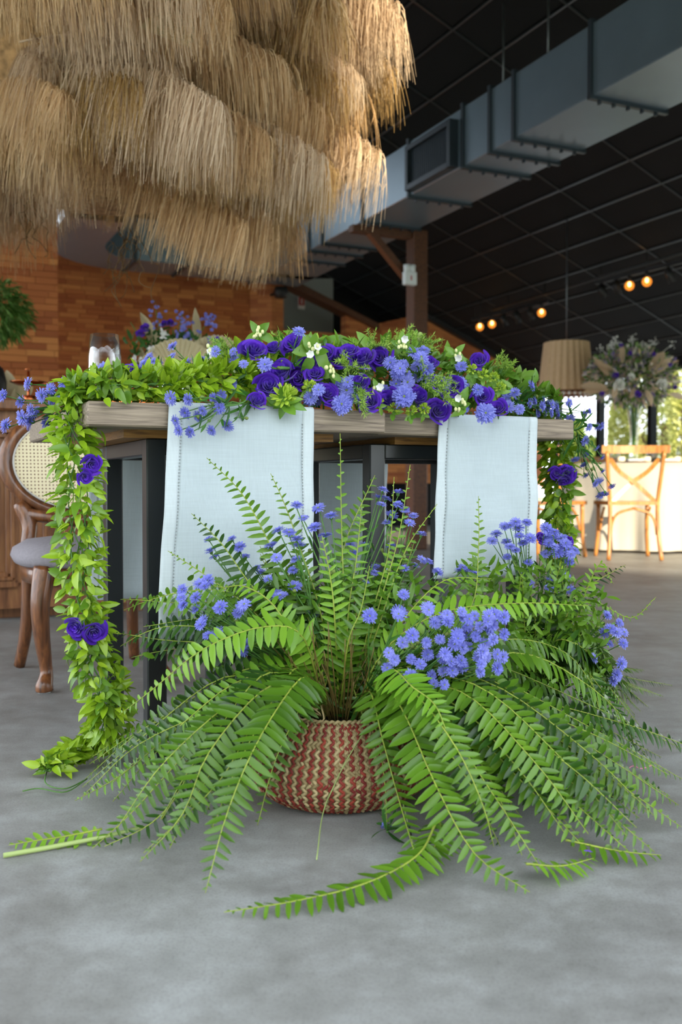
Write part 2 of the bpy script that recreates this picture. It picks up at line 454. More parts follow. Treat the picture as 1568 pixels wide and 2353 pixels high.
def wmat(o):
    m = o.matrix_basis.copy()
    return (wmat(o.parent) @ o.matrix_parent_inverse @ m) if o.parent else m
def put(name, me, parent=None, mat=None, local=False):
    """link an object; mat is its world matrix (or its matrix in the parent's space when local)"""
    o = bpy.data.objects.new(name, me); col.objects.link(o)
    if parent is not None:
        o.parent = parent
        if not local: o.matrix_parent_inverse = wmat(parent).inverted()
    if mat is not None: o.matrix_basis = mat
    return o
def tag(o, label, cat, group=None):
    o['label'] = label; o['category'] = cat
    if group: o['group'] = group
    return o
def thing(name, label, cat, loc=(0, 0, 0), group=None, rz=0.0):
    o = bpy.data.objects.new(name, None); col.objects.link(o)
    o.location = loc; o.rotation_euler = (0, 0, rz); o.empty_display_size = .05
    return tag(o, label, cat, group)
def struct(o): o['kind'] = 'structure'; return o
def stuff(o): o['kind'] = 'stuff'; return o
def frame(p, z, x=None):
    """matrix at p whose local Z points along z"""
    z = Vector(z).normalized(); x = Vector(x) if x is not None else z.orthogonal()
    x = (x - z * x.dot(z))
    if x.length < 1e-5: x = z.orthogonal()
    x.normalize(); y = z.cross(x)
    m = Matrix((x, y, z)).transposed().to_4x4(); m.translation = Vector(p); return m
def rv(a=1.0): return Vector((rnd.uniform(-a, a), rnd.uniform(-a, a), rnd.uniform(-a, a)))
def catmull(P, n):
    P = [Vector(q) for q in P]; P = [P[0] * 2 - P[1]] + P + [P[-1] * 2 - P[-2]]; out = []
    seg = len(P) - 3
    for k in range(n + 1):
        x = k / n * seg; i = min(int(x), seg - 1); t = x - i
        a, b, c, d = P[i:i + 4]
        out.append(.5 * ((2 * b) + (c - a) * t + (2 * a - 5 * b + 4 * c - d) * t * t + (3 * b - a - 3 * c + d) * t ** 3))
    return out
ZUP = Vector((0, 0, 1)); HALL = (UX, VX, ZUP)
HALL_ROT = Matrix.Rotation(YAW, 4, 'Z')
def hall_at(u, v, z): return Matrix.Translation(B(u, v, z)) @ HALL_ROT

# ================================================================== THE SETTING
def cz(u): return 4.2 - .43 * (u - 4)
RIDGE = 1.4
# floor
mb = MB(); mb.add([(-30, -4, 0), (30, -4, 0), (30, 30, 0), (-30, 30, 0)], [(0, 1, 2, 3)])
struct(mb.build('floor', 'concrete', smooth=False))
# ground outside
mb = MB(); mb.add([(-60, -60, -.06), (60, -60, -.06), (60, 70, -.06), (-60, 70, -.06)], [(0, 1, 2, 3)])
o = struct(mb.build('ground_outside', 'grass', smooth=False))

# ceiling: dark sloped deck with recessed joints between panels
root = thing('ceiling', '', ''); del root['label']; del root['category']; struct(root)
mb = MB()
for (ua, ub) in ((RIDGE, 8.95), (RIDGE, -3.0)):
    za, zb_ = cz(RIDGE), (cz(ub) if ub > RIDGE else cz(2 * RIDGE - ub))
    poly = [B(ua, -1.0, za + .03), B(ub, -1.0, zb_ + .03), B(ub, 13, zb_ + .03), B(ua, 13, za + .03)]
    mb.prism(poly, (0, 0, .12))
mb.build('ceiling_deck', 'ceiling_joint', root, smooth=False)
pu, pv = .355, .965
slope = math.sqrt(1 + .43 ** 2)
pm = MB(); ax = (Vector((1, 0, -.43)).normalized(), Vector((0, 1, 0)), Vector((.43, 0, 1)).normalized())
pm.cbox((0, 0, 0), (pu * slope / 2 - .012, pv / 2 - .012, .012), ax, .004)
pme = pm.mesh('ceiling_panel', 'ceiling_panel', False)
i = 0
cells = []
for a in range(21):
    for b in range(14):
        u = 1.63 + a * pu + pu / 2; v = .05 + b * pv + pv / 2 - .05
        if u > 8.9 or v > 12.9: continue
        cells.append((u, v))
for u, v in cells:
    put('ceiling_panel', pme, root, hall_at(u, v, cz(u) + .014))

# lighter T-bars of the suspended grid over the window side
bar = MB(); bar.box((0, 0, 0), (.008, 6.45, .006)); bme_ = bar.mesh('ceiling_bar', 'ceiling_bar', False)
for a in range(0, 21):
    u = 1.63 + a * pu; put('ceiling_bar', bme_, root, hall_at(u, 6.4, cz(u) - .004))
bar = MB(); bar.box((0, 0, 0), (3.63 * slope, .008, .006), ax); bme_ = bar.mesh('ceiling_bar', 'ceiling_bar', False)
for b in range(0, 14):
    put('ceiling_bar', bme_, root, hall_at(5.27, b * pv, cz(5.27) - .004))

# walls
def wall(name, poly, off, m):
    mb = MB(); mb.prism(poly, off); return struct(mb.build(name, m, smooth=False))
def brick_wall(name, u0, u1, v, z0, z1, mset, limit, zsee, usee):
    """running-bond wall of slim bricks; the ones in view are objects of their own"""
    w = wall(name, [B(u0, v + .01, z0), B(u1, v + .01, z0), B(u1, v + .01, z1), B(u0, v + .01, z1)], VX * .3, 'mortar')
    bm_ = MB(); L, Hh = .215, .052
    bm_.cbox((0, 0, 0), (L / 2 - .0015, .02, Hh / 2 - .0012), None, .0015)
    bme = bm_.mesh('brick', mset, False)
    rest = MB(); rows = int((z1 - z0) / Hh); n = 0
    for r in range(rows):
        z = z0 + (r + .5) * Hh
        off = rnd.uniform(0, L)
        u = u0 - off + L / 2
        while u - L / 2 < u1 - .012:
            lo, hi = max(u - L / 2, u0), min(u + L / 2, u1); c = (lo + hi) / 2; k_ = (hi - lo) / L
            if k_ > .05:
                if zsee[0] < z < zsee[1] and usee[0] < c < usee[1] and n < limit:
                    put('brick', bme, w, hall_at(c, v + rnd.uniform(-.004, .0), z) @ Matrix.Diagonal((k_, 1, 1, 1))); n += 1
                else:
                    rest.box(B(c, v, z), (k_ * L / 2 - .0015, .02, Hh / 2 - .0012), HALL)
            u += L
    if rest.v: stuff(rest.build('bricks_beyond', mset + '_joined', w, False))
    return w
brick_wall('wall_left', -3.0, uv(D(130, 700, 8.0))[0], 8.2, 0, 4.2, 'brick', 300, (1.3, 3.0), (.55, 2))
vb = 11.25
ub0, ub1 = uv(PV(60, 700, vb))[0], uv(PV(572, 700, vb))[0]
brick_wall('wall_back', ub0, ub1, vb, 0, 3.4, 'brick', 300, (1.35, 2.75), (ub0 + .3, ub1))
# angled pier and bright jamb to the right of the back wall
pA, pB, pC = PV(570, 700, vb), PV(625, 700, 11.05), PV(652, 700, 11.1)
for nm, a, b, m in (('wall_pier', pA, pB, 'brick_far'), ('wall_jamb', pB, pC, 'brick_far')):
    a = Vector((a.x, a.y, 0)); b = Vector((b.x, b.y, 0))
    wall(nm, [a, b, b + ZUP * 3.1, a + ZUP * 3.1], VX * .3, m)
# dark wall far behind
wall('wall_far_dark', [B(1.4, 13.0, 0), B(9.5, 13.0, 0), B(9.5, 13.0, 5), B(1.4, 13.0, 5)], VX * .1, 'ceiling_void')
wall('wall_mezzanine_back', [PV(640, 640, 12.6), PV(766, 640, 12.6), PV(766, 1000, 12.6), PV(640, 1000, 12.6)], VX * .05, 'grey_plaster')
# brick parapet and cheek of the mezzanine, with the sloping timber over the opening
def wpoly(name, pts, v, m, th=.15): return wall(name, [PV(x, y, v) for x, y in pts], VX * th, m)
wpoly('wall_parapet', [(652, 1050), (866, 1050), (866, 748), (810, 722), (795, 714), (795, 768), (652, 757)], 11.8, 'brick_far')
mb = MB()
mb.prism([PV(655, 632, 11.7), PV(872, 744, 11.7), PV(872, 756, 11.7), PV(655, 650, 11.7)], VX * .25)
struct(mb.build('trim_1', 'post_wood', smooth=False))
# far gable wall
wpoly('wall_gable', [(860, 1110), (1248, 1110), (1248, 879), (985, 729), (940, 728), (860, 746)], 12.0, 'brick_far')
mb = MB(); mb.prism([PV(978, 716, 11.9), PV(1255, 872, 11.9), PV(1255, 884, 11.9), PV(978, 728, 11.9)], VX * .2)
struct(mb.build('trim_2', 'plastic_black', smooth=False))
# window wall on the right: frames and glass
UW = 8.9
mb = MB(); mb.box(B(UW, 6.5, 2.28), (.06, 7, .22), HALL); struct(mb.build('wall_right', 'ceiling_void', smooth=False))
vms = sorted({round(uv(PU(x, 1000, UW))[1], 3) for x in (1284, 1380, 1499)} | {6.2, 4.2, 2.2, .2})
pane_h = 2.07
for k, (va, vb2) in enumerate(zip(vms[:-1], vms[1:])):
    w = thing('window_%d' % (k + 1), '', '', B(UW, (va + vb2) / 2, 0)); del w['label']; del w['category']; struct(w)
    f = MB()
    for vv in (va, vb2): f.box(B(UW, vv, pane_h / 2), (.05, .035, pane_h / 2), HALL)
    for zz in (.05, pane_h - .02): f.box(B(UW, (va + vb2) / 2, zz), (.05, (vb2 - va) / 2, .035), HALL)
    f.build('window_frame', 'mullion', w, False)
    g = MB(); g.box(B(UW, (va + vb2) / 2, pane_h / 2), (.004, (vb2 - va) / 2 - .03, pane_h / 2 - .05), HALL); g.build('pane', 'window_glass', w, False)

# added unseen sun blocker behind the camera, notched so sun reaches pampas and tablecloth
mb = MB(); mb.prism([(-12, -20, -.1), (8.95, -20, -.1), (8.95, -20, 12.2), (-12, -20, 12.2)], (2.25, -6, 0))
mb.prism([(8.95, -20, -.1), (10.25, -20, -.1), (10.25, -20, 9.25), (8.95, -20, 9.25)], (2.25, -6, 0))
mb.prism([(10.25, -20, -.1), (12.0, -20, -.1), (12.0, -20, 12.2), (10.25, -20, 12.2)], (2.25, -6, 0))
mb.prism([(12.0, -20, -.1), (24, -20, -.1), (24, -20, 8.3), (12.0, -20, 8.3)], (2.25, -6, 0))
tag(mb.build('added_sun_blocker', 'blocker_pale', smooth=False), 'added unseen pale block that shades the foreground from the sun', 'sun blocker')

# ------------------------------------------------------------------ air duct
DZ0, DZ1, DU0, DU1 = 2.928, 3.36, 3.92, 4.49
duct = thing('air_duct', 'long rectangular grey sheet-metal air duct hung under the ceiling', 'duct', B(4.2, 6, DZ0))
def seam_v(x, y): return uv(PU(x, y, DU0))[1]
seams = [seam_v(x, y) for x, y in ((1360, 180), (1183, 270), (1128, 300), (1066, 325), (941, 390), (834, 450), (742, 500), (712, 515), (675, 530))]
vstart, vend = 2.2, 10.45
edges = [vstart] + [s_ for s_ in seams if vstart < s_ < vend] + [vend]
edges = sorted(edges)
for a, b in zip(edges[:-1], edges[1:]):
    m_ = MB(); m_.cbox(B((DU0 + DU1) / 2, (a + b) / 2, (DZ0 + DZ1) / 2), ((DU1 - DU0) / 2, (b - a) / 2 - .004, (DZ1 - DZ0) / 2), HALL, .006)
    m_.build('duct_section', 'duct_metal', duct, False)
for s_ in edges[1:-1]:
    m_ = MB(); cu = (DU0 + DU1) / 2; hu = (DU1 - DU0) / 2 + .02
    for zz in (DZ0 - .01, DZ1 + .01): m_.box(B(cu, s_, zz), (hu, .016, .012), HALL)
    for uu in (DU0 - .008, DU1 + .008): m_.box(B(uu, s_, (DZ0 + DZ1) / 2), (.01, .016, (DZ1 - DZ0) / 2), HALL)
    for q in range(5): m_.box(B(DU0 + .06 + q * .11, s_, DZ0 - .03), (.006, .012, .012), HALL)
    m_.build('duct_flange', 'duct_flange', duct, False)
# turn to the left and rounded elbow
vL0, vL1 = 10.28, 10.85
path = [(4.49, 0), (2.45, 0)]
inner, outer = [], []
for u in (4.49, 3.92, 3.0, 2.45): inner.append((u, vL0)); outer.append((u, vL1))
for k in range(1, 9):
    t = math.radians(90) * k / 8
    inner.append((2.45 - .42 * math.sin(t), vL0 - .42 * (1 - math.cos(t)) * 1.4))
    outer.append((2.45 - .95 * math.sin(t), vL1 - .95 * (1 - math.cos(t)) * 1.2))
inner.append((2.03, 8.9)); outer.append((1.5, 8.9))
def qd(seg_i, nm):
    m_ = MB()
    for i in seg_i:
        (a, b), (c, d) = (inner[i], inner[i + 1]), (outer[i], outer[i + 1])
        rows = [[B(*a, DZ0), B(*b, DZ0)], [B(*c, DZ0), B(*d, DZ0)], [B(*c, DZ1), B(*d, DZ1)], [B(*a, DZ1), B(*b, DZ1)], [B(*a, DZ0), B(*b, DZ0)]]
        m_.grid(rows)
    m_.build(nm, 'duct_metal', duct, False)
qd([0, 1], 'duct_section'); qd([2], 'duct_section'); qd(list(range(3, 11)), 'duct_elbow'); qd([11], 'duct_section')
for uu in (3.9, 3.0, 2.45):
    m_ = MB(); m_.box(B(uu, (vL0 + vL1) / 2, DZ0 - .01), (.016, .3, .012), HALL); m_.box(B(uu, vL0 - .008, (DZ0 + DZ1) / 2), (.016, .01, .22), HALL)
    m_.build('duct_flange', 'duct_flange', duct, False)
# supply grille
g0, g1 = PU(952, 390, DU0), PU(1050, 360, DU0)
va, vb_ = sorted((uv(g0)[1], uv(g1)[1])); zc = 3.115
gr = MB(); gu = DU0 - .035
gr.box(B(gu, (va + vb_) / 2, zc + .155), (.04, (vb_ - va) / 2, .02), HALL); gr.box(B(gu, (va + vb_) / 2, zc - .155), (.04, (vb_ - va) / 2, .02), HALL)
gr.box(B(gu, va, zc), (.04, .02, .175), HALL); gr.box(B(gu, vb_, zc), (.04, .02, .175), HALL)
gf = gr.build('air_grille', 'duct_flange', duct, False)
bk = MB(); bk.box(B(DU0 - .006, (va + vb_) / 2, zc), (.004, (vb_ - va) / 2, .15), HALL); bk.build('grille_back', 'plastic_black', gf, False)
ns = 22
fin = MB(); fin.box((0, 0, 0), (.012, .005, .14)); fme = fin.mesh('fin', 'grille_dark', False)
for k in range(ns): put('fin', fme, gf, hall_at(DU0 - .035, va + (vb_ - va) * (k + .5) / ns, zc))
# hanger rods
for x, y, uu in ((1157, 215, 4.2), (1260, 160, 4.2)):
    P = PU(x, y, uu); u_, v_ = uv(P)
    m_ = MB(); m_.tube([B(u_, v_, DZ1 - .01), B(u_, v_, cz(u_) + .02)], .008, 6); m_.build('hanger_rod', 'rod_metal', duct)

# ------------------------------------------------------------------ timber post with bracket
u_, v_ = uv(PV(957, 650, 8.0)); vP = v_
post = thing('timber_post', 'brown timber post with a triangular bracket carrying the duct', 'post', B(u_, vP, 0))
m_ = MB(); m_.cbox(B(u_ + .035, vP + .05, DZ0 / 2), (.075, .075, DZ0 / 2), HALL, .008); m_.build('post_shaft', 'post_wood', post, False)
m_ = MB(); pu0 = u_ - .04
zt = DZ0 - .05
m_.box(B(pu0 - .27, vP + .05, zt), (.33, .045, .03), HALL); m_.build('bracket_arm', 'post_wood', post, False)
m_ = MB(); a, b = B(pu0 - .42, vP + .05, zt), B(pu0, vP + .05, zt - .42)
d_ = (b - a).normalized(); m_.box((a + b) / 2, ((b - a).length / 2, .04, .03), (d_, VX, d_.cross(VX))); m_.build('bracket_brace', 'post_wood', post, False)
# emergency light on the post
P = PV(942, 640, vP - .06)
em = thing('emergency_light', 'white twin-head emergency light box on the timber post', 'emergency light', P)
m_ = MB(); m_.cbox(P, (.062, .03, .06), HALL, .008); m_.build('light_box', 'plastic_white', em, False)
for du in (-.03, .025):
    m_ = MB(); m_.lathe([(.005, -.03), (.028, -.03), (.032, .03), (.005, .035)], P + UX * du + ZUP * .09, 14); m_.build('lamp_head', 'plastic_white', em)
m_ = MB(); m_.box(P - VX * .031, (.006, .002, .02), HALL); m_.build('indicator', 'sign_red', em, False)
# speaker on jamb and fire sign
P = PV(646, 672, 10.85)
sp = thing('wall_speaker', 'small dark round speaker on a bracket beside the brick jamb', 'speaker', P)
m_ = MB(); m_.lathe([(.01, -.07), (.07, -.06), (.085, 0), (.07, .06), (.01, .07)], P, 16); m_.build('speaker_body', 'plastic_black', sp)
m_ = MB(); m_.tube([P, P + VX * .2 - UX * .05], .015); m_.build('bracket', 'plastic_black', sp)
P = PV(693, 696, 12.55)
fs = thing('fire_sign', 'red and white fire safety sign on the grey mezzanine wall', 'sign', P)
m_ = MB(); m_.box(P, (.05, .004, .085), HALL); m_.build('sign_plate', 'sign_white', fs, False)
m_ = MB(); m_.box(P + ZUP * .02 - VX * .006, (.042, .003, .055), HALL); m_.build('sign_field', 'sign_red', fs, False)
m_ = MB(); m_.box(P + ZUP * .02 - VX * .01, (.008, .003, .035), HALL); m_.build('sign_symbol', 'sign_white', fs, False)

# ------------------------------------------------------------------ track lights
def track(name, label, xs, vtrack_pts, bulbs, spots):
    a, b = vtrack_pts
    t = thing(name, label, 'track light', (a + b) / 2)
    m_ = MB(); d_ = (b - a).normalized(); sd = d_.cross(ZUP).normalized()
    m_.box((a + b) / 2, ((b - a).length / 2, .018, .018), (d_, sd, sd.cross(d_))); m_.build('rail', 'plastic_black', t, False)
    for k in (.05, .5, .95):
        P = a.lerp(b, k); u, v = uv(P); m_ = MB(); m_.tube([P, B(u, v, cz(u) + .02)], .006); m_.build('drop_rod', 'plastic_black', t)
    def on(x):
        best = min(range(201), key=lambda k: abs(784 + FPX * (lambda q: q.dot(RGT) / q.dot(FWD))(a.lerp(b, k / 200) - CAM) - x))
        return a.lerp(b, best / 200)
    for x in bulbs:
        P = on(x)
        m_ = MB(); m_.lathe([(.012, .0), (.02, -.01), (.02, -.06), (.012, -.07)], P, 12); h_ = m_.build('socket', 'plastic_black', t)
        m_ = MB(); m_.ball(P - ZUP * .115, .048, 16, 12); m_.build('globe_bulb', 'amber_globe', h_)
        m_ = MB(); m_.ball(P - ZUP * .10, .016, 10, 8, 0, (1, 1, 1.5)); m_.build('filament', 'bulb_glow', h_)
    for x in spots:
        P = on(x); q = P - ZUP * .1 + UX * .03
        m_ = MB(); ax_ = (UX * .5 - ZUP).normalized()
        m_.tube([q - ax_ * .07, q + ax_ * .07], .036, 14); m_.tube([P, q], .008); m_.build('spot_head', 'plastic_black', t)
trA = (PU(1085, 735, 7.0), PU(1262, 692, 7.0)); trB = (PU(1370, 650, 7.0), PU(1620, 588, 7.0))
track('track_light', 'black ceiling track with three glowing globe bulbs above the sloped brick wall', None, trA, (1103, 1131, 1245), (1155, 1185, 1215))
track('track_light', 'black ceiling track with two glowing globe bulbs beside the pendant cord', None, trB, (1447, 1488), (1380, 1415, 1535))
m_ = MB(); m_.tube([PU(1130, 712, 6.7), PU(1600, 572, 6.7)], .018, 8)
tag(m_.build('conduit_pipe', 'plastic_black'), 'thin dark conduit pipe running under the sloped ceiling', 'pipe')
m_ = MB(); P = PU(1105, 735, 6.95); u_, v_ = uv(P); m_.tube([P, B(u_, v_, cz(u_) + .02)], .004)
tag(m_.build('hanging_cable', 'plastic_black'), 'thin cable hanging from the dark ceiling above the brick slope', 'cable')

# ------------------------------------------------------------------ pendant lamp
LD = 9.85
lc = D(1302, 845, LD); s1 = LD / FPX
lamp = thing('pendant_lamp', 'pleated beige fabric pendant lamp with beaded rim on a long cord', 'pendant lamp', lc)
zt_, zb_ = D(1302, 788, LD).z, D(1302, 900, LD).z
rows = []
NP = 96
for t in (0, .05, .5, .95, 1):
    r0 = (50 + (62 - 50) * t) * s1; z = zt_ + (zb_ - zt_) * t
    rows.append([Vector((lc.x, lc.y, z)) + Vector((math.cos(2 * math.pi * k / NP), math.sin(2 * math.pi * k / NP), 0)) * (r0 * (1 + (.035 if k % 4 < 2 else -.02))) for k in range(NP)])
m_ = MB(); m_.grid(rows, wrap=True); m_.build('lamp_shade', 'lamp_fabric', lamp, False)
m_ = MB(); m_.lathe([(61 * s1, zb_), (63 * s1, zb_ - .015), (61 * s1, zb_ - .03)], (lc.x, lc.y, 0), 48); m_.build('rim_band', 'walnut', lamp)
bd = MB(); bd.ball((0, 0, 0), .017, 10, 8); bme = bd.mesh('bead', 'sign_white')
for k in range(30):
    t = 2 * math.pi * k / 30; put('bead', bme, lamp, Matrix.Translation((lc.x + 60 * s1 * math.cos(t), lc.y + 60 * s1 * math.sin(t), zb_ - .035)))
u_, v_ = uv(lc); m_ = MB(); m_.tube([Vector((lc.x, lc.y, zt_ - .1)), Vector((lc.x, lc.y, cz(u_) + .02))], .006, 6); m_.build('cord', 'rod_metal', lamp)
m_ = MB(); m_.ball((lc.x, lc.y, (zt_ + zb_) / 2), .035, 12, 8, sc=(1, 1, 1.4)); m_.build('bulb', 'lamp_bulb', lamp)

# ------------------------------------------------------------------ bar counter behind the table
cu0, cu1, cv0 = -.6, 1.75, 4.48
cab = thing('bar_counter', 'wooden bar counter with moulded raised panels on its front', 'counter', B(cu0, cv0, 0))
m_ = MB(); m_.box(B((cu0 + cu1) / 2, cv0 + .3, .48), ((cu1 - cu0) / 2, .28, .43), HALL); m_.build('carcass', 'panel_walnut', cab, False)
m_ = MB(); m_.box(B((cu0 + cu1) / 2, cv0 + .36, .03), ((cu1 - cu0) / 2 - .05, .24, .03), HALL); m_.build('plinth', 'panel_walnut', cab, False)
m_ = MB(); m_.cbox(B((cu0 + cu1) / 2, cv0 + .3, .93), ((cu1 - cu0) / 2 + .03, .33, .025), HALL, .008); m_.build('counter_top', 'panel_walnut', cab, False)
k = 0
for ua in (-.5, .07, .64, 1.21):
    ub = ua + .48
    m_ = MB()
    for rr, dd, w_ in ((0, .022, .018), (.022, .03, .010), (.04, .018, .012)):
        for zz in (.16 + rr, .84 - rr): m_.cbox(B((ua + ub) / 2, cv0 + .02, zz), ((ub - ua) / 2 - rr, dd, w_), HALL, .004)
        for uu in (ua + rr, ub - rr): m_.cbox(B(uu, cv0 + .02, .5), (w_, dd, .34 - rr), HALL, .004)
    m_.build('panel_moulding', 'panel_walnut', cab, False)
    m_ = MB(); m_.cbox(B((ua + ub) / 2, cv0 + .012, .5), ((ub - ua) / 2 - .09, .012, .25), HALL, .01); m_.build('panel_field', 'panel_walnut', cab, False)

# ------------------------------------------------------------------ the flower table (two leaves on steel frames)
TH = .744; TT = .049; TV0 = 1.97; TREAR = 2.78
U0, U1, U2 = .373, 1.03, 1.585
def top_table(name, label, ua, ub, va, vb, lu, lv):
    t = thing(name, label, 'table', B(ua, va, 0), None, YAW)
    w, d = ub - ua, vb - va
    m_ = MB(); m_.cbox((w / 2, d / 2, TH - TT / 2), (w / 2, d / 2, TT / 2), None, .004)
    m_.build('tabletop', 'table_wood', t, False, True)
    m_ = MB(); m_.box((w / 2, d / 2, TH - TT - .008), (w / 2 - .09, d / 2 - .085, .009)); m_.build('plywood_board', 'plywood', t, False, True)
    top = TH - TT - .016
    for x in lu:
        for y in lv:
            m_ = MB(); m_.cbox((x - ua, y - va, top / 2), (.021, .021, top / 2), None, .003); m_.build('leg', 'black_steel', t, False, True)
    for y in lv:
        m_ = MB(); m_.cbox(((lu[0] + lu[1]) / 2 - ua, y - va, top - .018), ((lu[1] - lu[0]) / 2 - .02, .02, .018), None, .003); m_.build('top_rail', 'black_steel', t, False, True)
    for x in lu:
        m_ = MB(); m_.cbox((x - ua, (lv[0] + lv[1]) / 2 - va, top - .018), (.02, (lv[1] - lv[0]) / 2 - .02, .018), None, .003); m_.build('top_rail', 'black_steel', t, False, True)
    return t
tabA = top_table('wooden_table', 'weathered thick wooden table leaf on black steel legs under the glass', U0, U1 - .001, TV0, TREAR, (.535, .80), (2.09, 2.50))
tabB = top_table('wooden_table', 'weathered wooden table leaf on black steel legs at the lavender-draped end', U1 + .001, U2, TV0 + .045, TREAR, (1.085, 1.50), (2.14, 2.53))

# linen runners: front drop, top, rear drop in one cloth
def runner(label, xl, xr, y_top, bl, br, zrear, seed, v_front):
    r_ = random.Random(seed)
    vf = v_front - .006
    ul, ur = uv(PV(xl, y_top, vf))[0], uv(PV(xr, y_top, vf))[0]
    Pbl = PV(bl[0], bl[1], vf - .03); ubl, zbl = uv(Pbl)[0], Pbl.z
    ubr = ur + (ubl - ul) * .3 if br is None else uv(PV(br[0], br[1], vf - .03))[0]
    t = thing('linen_runner', label, 'table runner', B((ul + ur) / 2, vf, TH))
    prof = []   # (s: -1 bottom front .. 0 edge), v, z
    zt = TH + .003
    for k in range(25):
        q = k / 24; prof.append((1 - q, vf - .035 * (1 - q) ** 1.5 , zbl + (zt - .012 - zbl) * q))
    prof += [(0, vf + .001, zt - .004), (0, vf + .006, zt), (0, vf + .03, zt + .001)]
    for k in range(1, 9): prof.append((0, vf + .03 + (TREAR - .03 - vf) * k / 8, zt + .001))
    prof += [(0, TREAR + .005, zt - .003)]
    for k in range(1, 17):
        q = k / 16; prof.append((-q, TREAR + .012, zt - .01 + (zrear - zt) * q))
    NU = 28
    ph = [r_.uniform(0, 6.28) for _ in range(4)]
    def pt(s_, v, z, a):
        l_, rr = ul + (ubl - ul) * max(s_, 0), ur + (ubr - ur) * max(s_, 0)
        u = l_ + (rr - l_) * a
        dz = abs(s_)
        wv = (.010 * math.sin(a * 5 + ph[0] + z * 4) + .005 * math.sin(a * 11 + ph[1] - z * 9) + .0025 * math.sin(a * 3 + z * 40 + ph[2])) * min(1, dz * 2.2)
        if s_ < 0: wv = abs(wv) + .002
        if s_ > 0: wv = -abs(wv)
        return B(u, v + wv, z)
    hem = .085
    def strip(a0, a1, n, name, mat, lift=0.0, lo=None):
        m_ = MB(); rows = []
        for s_, v, z in prof:
            if lo is not None and not lo(s_, z): continue
            rows.append([pt(s_, v - (lift if s_ > 0 else -lift if s_ < 0 else 0), z + (lift if s_ == 0 else 0), a0 + (a1 - a0) * k / n) for k in range(n + 1)])
        m_.grid(rows)
        o = m_.build(name, mat, t)
        md = o.modifiers.new('thick', 'SOLIDIFY'); md.thickness = .0012; md.offset = 0
        return o
    strip(hem, 1 - hem, NU, 'cloth_panel', 'linen')
    for a0, a1 in ((0, hem), (1 - hem, 1)):
        h_ = strip(a0, a1, 4, 'hem', 'linen_hem', .0)
        aa = hem if a0 == 0 else 1 - hem
        m_ = MB()
        dense = []
        for i in range(len(prof) - 1):
            p0, p1 = prof[i], prof[i + 1]
            if p0[0] < 0 and p1[0] < 0 or p0[0] > 0 and p1[0] > 0:
                L_ = abs(p1[2] - p0[2]); n_ = max(1, int(L_ / .0055))
                dense += [tuple(p0[j] + (p1[j] - p0[j]) * k / n_ for j in range(3)) for k in range(n_)]
        for s_, v, z in dense:
            m_.box(pt(s_, v - .0012 if s_ > 0 else v + .0012, z, aa), (.0009, .0008, .0016), HALL)
        m_.build('hemstitch', 'stitch_grey', h_, False)
    return t
runner('sheer white linen runner over the thicker table leaf, asters trailing on it', 388, 722, 932, (358, 1480), (716, 1420), .27, 3, TV0)
runner('sheer white linen runner over the far table leaf beside the garland end', 1010, 1236, 962, (994, 1330), (1222, 1290), .30, 5, TV0 + .045)

